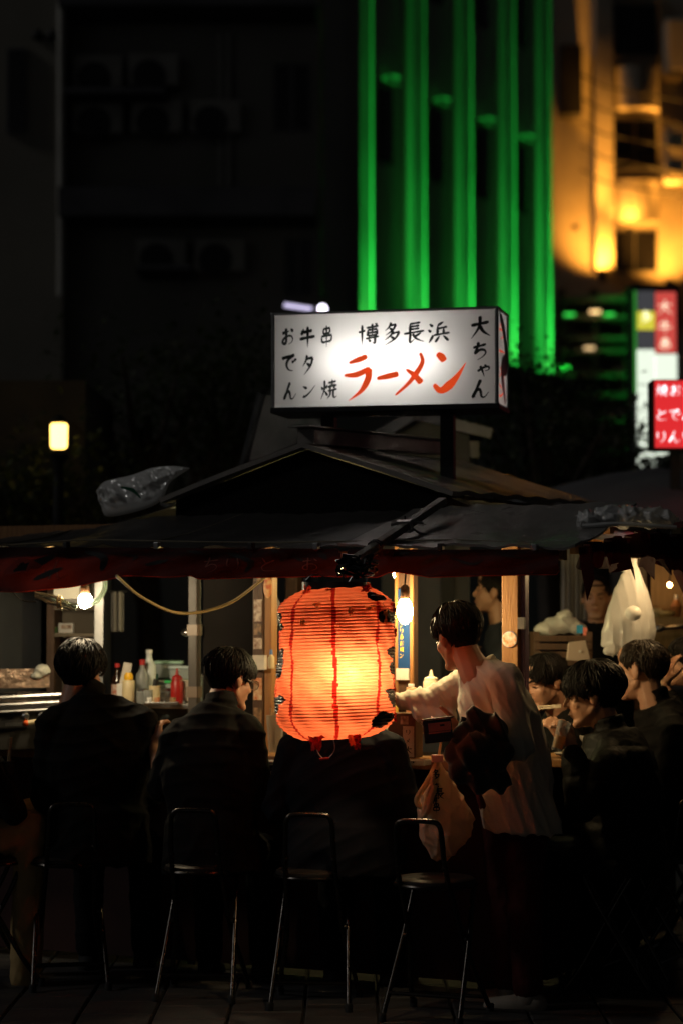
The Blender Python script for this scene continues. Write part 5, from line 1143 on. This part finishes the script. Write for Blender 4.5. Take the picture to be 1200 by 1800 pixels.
def hair(M, parent, seed, front=62, side=93, back=138, vol=1.06, n=900, mess=.5, m=None, L=34, part=0.0, bang=0, name='hair'):
    r = random.Random(seed); q = MB(); C = V((0, -.014, .03)); RR = V((.077, .098, .087)); jag = [r.uniform(-4, 4) for _ in range(40)]
    def lim(th):
        a = abs((th + math.pi) % (2 * math.pi) - math.pi)     # 0 front, pi back
        if a < .95: return front + (side - front) * (a / .95) ** 1.6
        if a < 1.25: return side + 14 * math.sin((a - .95) / .3 * math.pi / 2)
        if a < 1.75: return side + 14 - 20 * math.sin((a - 1.25) / .5 * math.pi) ** 2 + (a - 1.25) * 10
        return side + 19 + (back - side - 19) * min(1, (a - 1.75) / .45)
    def full(phi, th, f):
        a = abs((th + math.pi) % (2 * math.pi) - math.pi)
        if a < .8: return f
        k = max(0, min(1, (phi - 72) / 52)); return 1.0 + (f - 1.0) * (1 - .85 * k * k) - .035 * k * k
    def pt(phi, th, f):
        p = R(phi); v = V((math.sin(p) * math.sin(th), math.sin(p) * math.cos(th), math.cos(p))); f = full(phi, th, f)
        x = C + V((RR.x * v.x, RR.y * v.y, RR.z * v.z)) * f
        if phi > 95 and v.y < .2: k = (phi - 95) / 45; x = x + V((0, .006 * k, -.014 * k)); x.x *= 1 - .10 * k
        return M @ x
    rows = []
    for i in range(13):
        rows.append([pt((lim(2 * math.pi * j / 40) - 3 + jag[j % 40]) * i / 12, 2 * math.pi * j / 40, (1.0 if i == 12 else 1 + (vol - 1) * .8 + .012 * math.sin(j * 2.3 + i))) for j in range(41)])
    q.sheet(rows)
    for k in range(n):
        th = r.uniform(0, 2 * math.pi); lm = lim(th); p0 = lm * math.sqrt(r.uniform(.005, .93)); ln = L * r.uniform(.6, 1.3); a = abs((th + math.pi) % (2 * math.pi) - math.pi)
        end = min(p0 + ln, lm + r.gauss(1, 4.5) + (bang * r.uniform(.3, 1.15) if a < .85 else 0)); cl = math.sin(th * 9 + seed) * .12
        tw = r.gauss(0, .2 * mess) + cl * mess + part * (1 if a < 1.2 else 0)
        f0 = vol * r.uniform(.965, 1.02); lift = abs(r.gauss(0, .04)) * mess; pts = []
        if end - p0 < 6: continue
        for s in range(6):
            t = s / 5; pts.append(pt(p0 + (end - p0) * t, th + tw * t * t, f0 + lift * math.sin(t * 2.4) + (.02 * t if bang and a < .85 else 0)))
        w_ = r.uniform(.0018, .0042); q.tube(pts, [w_ * .6, w_, w_, w_ * .9, w_ * .6, w_ * .1], 3, cap=False)
    for k in range(int(60 * mess)):   # flyaway strands
        th = r.uniform(0, 2 * math.pi); p0 = r.uniform(2, 70); pts = []; tw = r.gauss(0, .5); lf = r.uniform(.05, .16) * mess
        for s in range(5): t = s / 4; pts.append(pt(p0 + 22 * t, th + tw * t, vol + lf * t))
        q.tube(pts, [.0014, .0014, .0012, .001, .0003], 3, cap=False)
    return q.build(name, m or M_hair, parent, True, sharp=180)
def person(label, base, sp):
    """sp: pelvis, chest, neck world points; lat: unit vector to the person's right at the shoulders; limbs as point lists"""
    t = thing('person', label, 'person', base); q = MB(); fine = sp.get('vox', .0075)
    M = Matrix.Translation(sp['head']) @ rotZXY(*sp['rot']) @ Matrix.Scale(sp.get('hs', 1.0), 4)
    head_prims(q, M, sp.get('jaw', 1.0))
    pel, che, nec = sp['pelvis'], sp['chest'], sp['neck']; lat = V(sp['lat']).normalized(); platv = V(sp.get('plat', sp['lat'])).normalized(); W = sp.get('w', 1.0)
    def tor(g, dz=0.0, pads=True, hem=None):
        P = cr([pel, (pel + che) / 2 + sp.get('bow', V((0, 0, 0))), che, nec], 5); rings = []; N = len(P)
        for i, p in enumerate(P):
            s = i / (N - 1); l_ = platv.lerp(lat, s).normalized(); tg = (P[min(i + 1, N - 1)] - P[max(i - 1, 0)]).normalized(); f = tg.cross(l_).normalized(); l_ = f.cross(tg).normalized()
            rx = np.interp(s, [0, .3, .62, .85, 1], [.155, .145, .17, .15, .055]) * W + g; ry = np.interp(s, [0, .3, .62, .85, 1], [.115, .105, .115, .095, .055]) * W + g
            rings.append((p, l_ * rx, f * ry))
        if hem: rings = hem(rings)
        return rings
    q.loft(tor(0), 20); q.cap(nec - V((0, 0, .02)), M @ V((0, -.03, -.07)), .055, .05)
    arms = sp.get('arms', []); legs = sp.get('legs', [])
    for a in arms:
        s, e, w_ = a['p']; q.cap(s, e, .05, .042); q.cap(e, w_, .041, .027)
        if a.get('hand'): h = a['hand']; hand_prims(q, w_, h['d'], h['n'], h.get('curl', .5), h.get('side', 1), h.get('sc', 1.0))
        else: q.ell(w_, (.035, .035, .045))
    for (h, k, an) in legs:
        q.cap(h, k, .085, .06); q.cap(k, an, .056, .038); f = V((an - h).xy.to_3d()); f = (V(sp['fwd'])).normalized(); q.cap(an - V((0, 0, .03)), an + f * .14 - V((0, 0, .045)), .038, .03)
    mobj(remesh(q, fine, 2), 'body', M_skin, t)
    if sp.get('face', True): face_bits(M, t)
    hair(M, t, sp.get('seed', 1), **sp.get('hair', {}))
    # top garment
    q = MB(); g = sp.get('g', .02); rg = tor(g, hem=sp.get('hem') or (lambda r: [(r[0][0] - V((0, 0, .12)), r[0][1] * 1.1, r[0][2] * 1.15)] + [(c_, u_ * 1.06, v_ * 1.1) if i < 4 else (c_, u_, v_) for i, (c_, u_, v_) in enumerate(r)])); q.loft(rg, 24, 2.3); sr_ = sp.get('sl', .062)
    q.cap(arms[0]['p'][0], arms[1]['p'][0], .065, .065) if len(arms) == 2 else None
    for a in arms:
        s, e, w_ = a['p']; k = a.get('sleeve', .93); se = a.get('sr', sr_)
        q.cap(nec.lerp(s, .45), s, .06, se + .008); q.cap(s, e, se + .006, se); q.cap(e, e.lerp(w_, k), se, se * a.get('cuff', .72))
    for (p_, q_, r0_, r1_) in sp.get('extra', []): q.cap(p_, q_, r0_, r1_)
    if sp.get('collar', True): q.lathe([(.06, -.03), (.072, 0), (.069, sp.get('ch', .052)), (.054, sp.get('ch', .052) + .003)], nec + V((0, 0, .005)), 16, (M @ V((0, -.03, -.07)) - nec).normalized() + V((0, 0, .6)))
    mobj(remesh(q, .008, sp.get('sm', 2), sp.get('fold') or drape(.008, 44, (random.Random(sp.get('seed', 1)).uniform(-.9, .9), .3, .8), sp.get('seed', 1))), sp.get('topname', 'jacket'), sp['top'], t)
    # trousers
    q = MB()
    q.ell(pel, (.16 * W, .15 * W, .12))
    for (h, k, an) in legs: q.cap(h, k, .105, .078); q.cap(k, an.lerp(k, .08), .076, .062)
    if legs: mobj(remesh(q, .01, 2, folds(.007, 30, 5 + sp.get('seed', 1))), 'trousers', sp['bottom'], t)
    fw = V(sp['fwd']).normalized()
    for (h, k, an) in legs:
        q = MB(); q.cap(an - V((0, 0, .035)) - fw * .03, an + fw * .15 - V((0, 0, .05)), .048, .036); q.cap(an, an - V((0, 0, .02)), .05, .05); q.build('shoe', sp.get('shoe', M_rub), t, True)
    return t, M
def seat_legs(pel, fwd, lat, fz=.09, spread=.1, kz=.60):
    f = V(fwd).normalized(); l = V(lat).normalized(); out = []
    for s in (-1, 1):
        h = pel + l * s * .085 - V((0, 0, .03)); k = h + f * .40 + l * s * spread * .4; k.z = kz; a = k + f * .04; a.z = fz; out.append((h, k, a))
    return out
C_black = cloth('black cloth', (.006, .0055, .005)); C_navy = cloth('navy cloth', (.006, .007, .011)); C_dark = cloth('charcoal cloth', (.009, .008, .0075)); C_jean = cloth('dark trousers', (.007, .007, .008))

# A: leftmost man, back turned
pel = at(172, 1500, 9.98); pel.z = .66; che = at(170, 1330, 10.02); nec = at(162, 1226, 10.06); la = V((.97, .2, 0))
person('man with tousled black hair and black jacket seated leftmost with his back turned', gpos(170, 9.98), dict(pelvis=pel, chest=che, neck=nec, lat=la, head=at(143, 1184, 10.1), rot=(-22, -6, 4), hs=1.14, w=1.2, g=.035, sl=.07, seed=11, fwd=(.1, 1, 0),
    arms=[dict(p=[at(250, 1270, 10.05), at(262, 1395, 10.05), at(225, 1395, 10.3)]), dict(p=[at(92, 1275, 9.98), at(82, 1405, 9.98), at(120, 1395, 10.25)])], legs=seat_legs(pel, (.1, 1, 0), la), top=C_black, bottom=C_jean,
    hair=dict(front=60, side=92, back=140, vol=1.22, n=1900, mess=1.0), sm=3))
# B: man with glasses
pel = at(372, 1500, 9.72); pel.z = .66; che = at(368, 1345, 9.74); nec = at(388, 1242, 9.78); la = V((.95, -.28, 0))
tB, MBh = person('man with glasses and dark collared jacket seated left of the lantern', gpos(372, 9.72), dict(pelvis=pel, chest=che, neck=nec, lat=la, head=at(405, 1196, 9.83), rot=(-50, -14, 0), hs=1.1, w=1.08, g=.03, sl=.066, seed=12, fwd=(.2, 1, 0),
    arms=[dict(p=[at(438, 1290, 9.7), at(455, 1400, 9.72), at(440, 1370, 9.98)]), dict(p=[at(310, 1300, 9.75), at(285, 1385, 9.85), at(272, 1312, 10.0)], sleeve=.35, hand=dict(d=(.05, .3, 1), n=(.6, .6, 0), curl=.7, side=-1))], legs=seat_legs(pel, (.2, 1, 0), la), top=C_dark, bottom=C_jean,
    hair=dict(front=66, side=95, back=136, vol=1.15, n=1900, mess=.7, bang=8)))
q = MB()
for s in (-1, 1): q.tube([MBh @ V((s * .033 + .024 * math.cos(i * .7854), .100, .002 + .019 * math.sin(i * .7854))) for i in range(8)], .002, 5, closed=True); q.tube([MBh @ V((s * .057, .099, .006)), MBh @ V((s * .076, .06, .008)), MBh @ V((s * .08, -.01, .012))], .002, 5)
q.tube([MBh @ V((-.01, .102, .006)), MBh @ V((.01, .102, .006))], .002, 5); q.build('glasses', mat('glasses metal', (.5, .5, .5), .2, 1.0), tB)
q = MB()
for s in (-1, 1): q.lathe([(.002, 0), (.023, .0)], MBh @ V((s * .033, .100, .002)), 12, MBh.to_3x3() @ V((0, 1, 0)))
q.build('lenses', mat('glasses lens', (.05, .06, .07), .05, alpha=.3), tB)
# C: behind the lantern
pel = at(603, 1500, 9.55); pel.z = .66; che = at(603, 1370, 9.58); nec = at(600, 1272, 9.62); la = V((.95, -.25, 0))
person('person in a wide navy coat seated behind the glowing lantern', gpos(603, 9.55), dict(pelvis=pel, chest=che, neck=nec, lat=la, head=at(598, 1222, 9.72), rot=(-10, -22, 0), w=1.25, g=.045, sl=.075, seed=13, fwd=(.2, 1, 0),
    arms=[dict(p=[at(682, 1318, 9.5), at(712, 1420, 9.5), at(680, 1400, 9.78)]), dict(p=[at(518, 1322, 9.6), at(492, 1420, 9.6), at(525, 1400, 9.85)])], legs=seat_legs(pel, (.2, 1, 0), la), top=C_navy, bottom=C_jean, hair=dict(vol=1.08)))
# the standing youth
pel = at(903, 1395, 9.42); che = at(876, 1262, 9.42); nec = at(842, 1170, 9.44); la = V((-.45, .89, 0))
def hemY(r):
    c, ux, uy = r[0]; out = [(at(918, 1462, 9.40), ux * 1.02, uy * 1.06), (at(912, 1430, 9.41), ux * 1.02, uy * 1.06)]
    return out + [(c_, u_ * 1.03, v_ * 1.05) if i < 6 else (c_, u_, v_) for i, (c_, u_, v_) in enumerate(r)]
def fY(co):
    return drape(.011, 64, (1, .05, .32), 77)(co) + drape(.004, 130, (.9, .1, .5), 78)(co)
C_tee = mat('grey beige cotton jersey', (.56, .51, .40), .85, col2=(.5, .45, .35), nscale=6, bump=.12, bscale=300, sheen=.2)
f_ = V((-.9, .25, 0))
legsY = []
for s, x in ((-1, 925), (1, 892)):
    h = pel + la * s * .085 - V((0, 0, .04)); k = gpos(x - 6, 9.36 if s < 0 else 9.5); k.z = .48; a = gpos(x, 9.34 if s < 0 else 9.5); a.z = .09; legsY.append((h, k, a))
shR = at(826, 1196, 9.56); shL = at(890, 1196, 9.24)
tY, MY = person('standing youth in a loose grey long-sleeved shirt reaching across the counter', gpos(905, 9.42), dict(pelvis=pel, chest=che, neck=nec, lat=la, plat=V((-.3, .95, 0)), head=at(803, 1119, 9.47), rot=(30, -14, -8), hs=1.16, w=1.02, g=.03, sl=.062, seed=14, vox=.006, fwd=f_,
    arms=[dict(p=[shR, at(765, 1232, 9.66), at(704, 1232, 9.72)], sr=.072, cuff=.62, sleeve=.95, hand=dict(d=(-1, .15, .25), n=(0, 0, -1), curl=.35, side=1)),
          dict(p=[shL, at(910, 1310, 9.08), at(812, 1285, 9.13)], sr=.07, cuff=.8, sleeve=.6, hand=dict(d=(-1, -.05, .1), n=(.1, .9, .2), curl=.6, side=-1))],
    legs=legsY, ch=.012, top=C_tee, topname='shirt', bottom=cloth('maroon trousers', (.07, .012, .010)), hem=hemY, fold=fY, sm=2, shoe=mat('worn canvas shoe', (.3, .25, .2), .8),
    hair=dict(front=58, side=91, back=142, vol=1.1, n=2200, mess=.6, bang=12), extra=[(at(738, 1252, 9.66), at(785, 1262, 9.6), .045, .05), (at(742, 1240, 9.68), at(752, 1275, 9.66), .035, .03), (at(850, 1300, 9.5), at(880, 1280, 9.5), .06, .08)], bow=V((.03, -.0, 0))))
# E: puffer jacket man with a drink
pel = at(1085, 1500, 9.78); pel.z = .66; che = at(1088, 1385, 9.78); nec = at(1072, 1285, 9.80); la = V((-.1, .99, 0))
def fE(co):
    ax = np.array((che - pel).normalized()); s = co @ ax; return .006 * (np.abs(np.sin(s * 34 + .8 * np.sin(co[:, 0] * 9))) ** .6 - .5) + folds(.003, 50, 9)(co)
person('man in a black puffer jacket lifting a glass of amber drink', gpos(1085, 9.78), dict(pelvis=pel, chest=che, neck=nec, lat=la, head=at(1040, 1224, 9.82), rot=(78, -8, 0), hs=1.18, w=1.15, g=.05, sl=.075, seed=15, vox=.006, fwd=(-1, .2, 0),
    arms=[dict(p=[at(1048, 1330, 10.02), at(1010, 1420, 10.05), at(985, 1385, 10.05)]), dict(p=[at(1070, 1345, 9.6), at(1022, 1415, 9.52), at(1004, 1312, 9.6)], sleeve=.82, cuff=.7, hand=dict(d=(-.35, .0, .9), n=(-.7, .6, 0), curl=.75, side=-1))],
    legs=seat_legs(pel, (-1, .2, 0), la), top=mat('black nylon puffer', (.008, .007, .006), .65, spec=.12, col2=(.006, .0055, .005), nscale=9, bump=.3, bscale=50), topname='puffer_jacket', bottom=C_jean, fold=fE,
    hair=dict(front=72, side=98, back=142, vol=1.2, n=2200, mess=.7, bang=14)))
gl_ = thing('beer_glass', 'glass of amber drink in the hand of the puffer jacket man', 'glass', at(977, 1318, 9.56)); p = at(977, 1320, 9.56); ax = V((.28, 0, .96)).normalized()
MB().lathe([(.022, 0), (.024, .004), (.029, .13), (.0265, .13), (.022, .012)], p, 20, ax).build('tumbler', mat('glass', (.5, .5, .5), .05, alpha=.25), gl_, True); MB().lathe([(.0205, .012), (.0235, .065)], p, 20, ax).build('drink', mat('amber drink', (.75, .40, .04), .1, transl=(.8, .45, .05), tmix=.5), gl_, True)
# D: leaning over noodles
pel = at(1040, 1450, 10.45); pel.z = .66; che = at(1015, 1330, 10.5); nec = at(985, 1248, 10.5); la = V((-.35, .93, 0))
person('young man with fringe bending over his noodles', gpos(1040, 10.45), dict(pelvis=pel, chest=che, neck=nec, lat=la, head=at(955, 1200, 10.42), rot=(122, -14, 0), hs=1.08, w=.98, g=.03, seed=16, vox=.006, fwd=(-1, .0, 0),
    arms=[dict(p=[at(965, 1285, 10.6), at(935, 1345, 10.5), at(925, 1330, 10.35)]), dict(p=[at(1005, 1290, 10.35), at(1000, 1345, 10.2), at(990, 1302, 10.2)], sleeve=.85, hand=dict(d=(-.5, -.1, .8), n=(-.6, .6, -.3), curl=.8, side=-1))],
    legs=seat_legs(pel, (-1, 0, 0), la), top=C_black, bottom=C_jean, hair=dict(front=64, side=96, back=138, vol=1.1, n=1500, mess=.6, bang=5, part=.2)))
t = thing('chopsticks', 'pale chopsticks held level by the young man bending over noodles', 'chopsticks', at(965, 1242, 10.17))
for k in (0, 1): MB().tube([at(985, 1240 + k * 3, 10.15), at(945, 1242 + k * 4, 10.2)], [.005, .0035], 6).build('stick', mat('pale chopstick', (.6, .5, .35), .5), t)
t = thing('noodle_bowl', 'bowl on the side counter in front of the noodle eater', 'bowl', S(.2, .55, 1.02)); MB().lathe([(.04, 0), (.05, .01), (.085, .06), (.09, .075), (.084, .075), (.05, .02)], S(.2, .55, 1.02), 28).build('bowl', mat('white glazed bowl', (.6, .55, .48), .25), t, True); MB().lathe([(.001, .0), (.074, .0)], S(.2, .55, 1.077), 24).build('soup', mat('noodle soup', (.5, .3, .1), .3), t)
t = thing('plate', 'small plate of food on the side counter by the amber drink', 'plate', S(.22, .12, 1.02)); MB().lathe([(.03, 0), (.06, .01), (.075, .02), (.07, .022), (.03, .01)], S(.22, .12, 1.02), 24).build('dish', M_white, t, True); MB().ell(S(.22, .12, 1.045), (.04, .03, .018)).build('food', M_woodl, t, True)
# F: short haired man
pel = at(1190, 1470, 10.3); pel.z = .66; che = at(1195, 1350, 10.3); nec = at(1150, 1236, 10.3); la = V((-.2, .97, 0)) 
person('man with short brown hair and black coat seated behind the puffer jacket man', gpos(1190, 10.3), dict(pelvis=pel, chest=che, neck=nec, lat=V((.25, .95, 0)), head=at(1126, 1180, 10.32), rot=(56, -4, 0), hs=1.18, w=1.15, g=.042, ch=.06, seed=17, vox=.006, fwd=(-1, .3, 0),
    arms=[dict(p=[at(1150, 1275, 10.5), at(1120, 1350, 10.5), at(1090, 1340, 10.4)]), dict(p=[at(1185, 1285, 10.1), at(1170, 1390, 10.1), at(1120, 1380, 10.1)])], legs=seat_legs(pel, (-1, .2, 0), la), top=C_dark, bottom=C_jean,
    hair=dict(front=58, side=84, back=128, vol=1.045, n=1900, mess=.5, L=18, m=M_hairb)))
# G: at the right edge, hand on face
pel = at(1262, 1450, 10.7); pel.z = .66; che = at(1262, 1330, 10.7); nec = at(1232, 1225, 10.7)
person('person cut off by the right edge covering the face with one hand', gpos(1262, 10.7), dict(pelvis=pel, chest=che, neck=nec, lat=V((0, 1, 0)), head=at(1207, 1165, 10.7), rot=(75, 0, 0), w=1.0, g=.03, seed=18, fwd=(-1, .2, 0),
    arms=[dict(p=[at(1235, 1255, 10.9), at(1200, 1340, 10.9), at(1180, 1330, 10.8)]), dict(p=[at(1240, 1265, 10.5), at(1190, 1275, 10.45), at(1168, 1205, 10.5)], sleeve=.7, hand=dict(d=(.25, .1, 1), n=(.9, .3, 0), curl=.3, side=-1))], legs=seat_legs(pel, (-1, .2, 0), V((0, 1, 0))), top=C_black, bottom=C_jean, hair=dict(vol=1.1, bang=8)))
# I: drinking man in dark T-shirt inside the stall
pel = at(900, 1380, 12.0); pel.z = .98; che = at(898, 1180, 12.0); nec = at(885, 1095, 12.0)
tI, MI = person('standing man in a dark blue T-shirt raising a hand to his mouth inside the stall', gpos(900, 12.0), dict(pelvis=pel, chest=che, neck=nec, lat=V((-.3, .95, 0)), head=at(866, 1042, 12.0), rot=(80, 6, 0), w=1.12, g=.025, seed=19, fwd=(-1, .2, 0),
    arms=[dict(p=[at(872, 1125, 12.2), at(852, 1190, 12.15), at(842, 1150, 12.1)]), dict(p=[at(905, 1128, 11.8), at(850, 1195, 11.75), at(818, 1108, 11.85)], sleeve=.15, hand=dict(d=(.2, .1, .9), n=(.9, .3, 0), curl=.6, side=-1))],
    legs=[(pel + V((0, s * .09, -.03)), pel + V((-.02, s * .1, -.48)), V((pel.x, pel.y + s * .1, .09))) for s in (-1, 1)], top=cloth('slate blue cotton', (.045, .05, .065)), ch=.012, topname='t_shirt', bottom=C_jean, hair=dict(front=60, vol=1.06)))
# J: man in a black cap facing us
pel = at(1052, 1330, 12.9); pel.z = 1.0; che = at(1052, 1170, 12.85); nec = at(1050, 1098, 12.85)
tJ, MJ = person('stall keeper in a black cap and black shirt facing the camera', gpos(1052, 12.9), dict(pelvis=pel, chest=che, neck=nec, lat=V((-1, .1, 0)), head=at(1047, 1052, 12.8), rot=(168, -3, 0), hs=1.05, w=1.15, g=.03, seed=20, fwd=(0, -1, 0),
    arms=[dict(p=[at(1005, 1125, 12.85), at(992, 1200, 12.75), at(1020, 1180, 12.55)]), dict(p=[at(1098, 1125, 12.85), at(1112, 1200, 12.75), at(1080, 1185, 12.55)])],
    legs=[(pel + V((s * .09, 0, -.03)), pel + V((s * .1, 0, -.48)), V((pel.x + s * .1, pel.y, .09))) for s in (-1, 1)], ch=.015, top=C_black, topname='shirt', bottom=C_jean, hair=dict(front=56, vol=1.03, n=200)))
q = MB(); R3 = MJ.to_3x3(); rows = []
for i in range(9):
    p_ = R(66 * i / 8); rows.append([MJ @ (V((0, -.012, .034)) + V((.083 * math.sin(p_) * math.sin(j * math.pi / 15), .105 * math.sin(p_) * math.cos(j * math.pi / 15), .092 * math.cos(p_)))) for j in range(31)])
q.sheet(rows, .003); q.sheet([[MJ @ V(((k / 8 - .5) * .13, .088 + .035 * i / 3 * math.sqrt(max(0, 1 - (k / 4 - 1) ** 2 * .7)), .078 - .006 * i / 3)) for k in range(9)] for i in range(4)], .003); q.build('cap', C_black, tJ, True)
# K: cut off at the left edge, khaki knees
pel = at(-70, 1520, 9.95); pel.z = .66; che = at(-72, 1390, 10.0); nec = at(-60, 1290, 10.05)
person('person cut off by the left edge with khaki trousers and dark sleeve', gpos(-70, 9.95), dict(pelvis=pel, chest=che, neck=nec, lat=V((.7, -.7, 0)), head=at(-50, 1235, 10.1), rot=(-50, -8, 0), w=1.1, g=.035, seed=22, fwd=(.75, .65, 0),
    arms=[dict(p=[at(-15, 1350, 9.85), at(25, 1425, 9.85), at(8, 1375, 10.1)]), dict(p=[at(-105, 1350, 10.1), at(-90, 1440, 10.1), at(-40, 1400, 10.2)])],
    legs=[(pel + V((.06, -.06, -.02)), at(55, 1455, 9.95), at(40, 1740, 9.95)), (pel + V((-.06, .06, -.02)), at(60, 1432, 10.2), at(50, 1720, 10.2))], top=C_black, bottom=cloth('khaki cotton', (.5, .34, .15)), hair=dict(vol=1.08)))
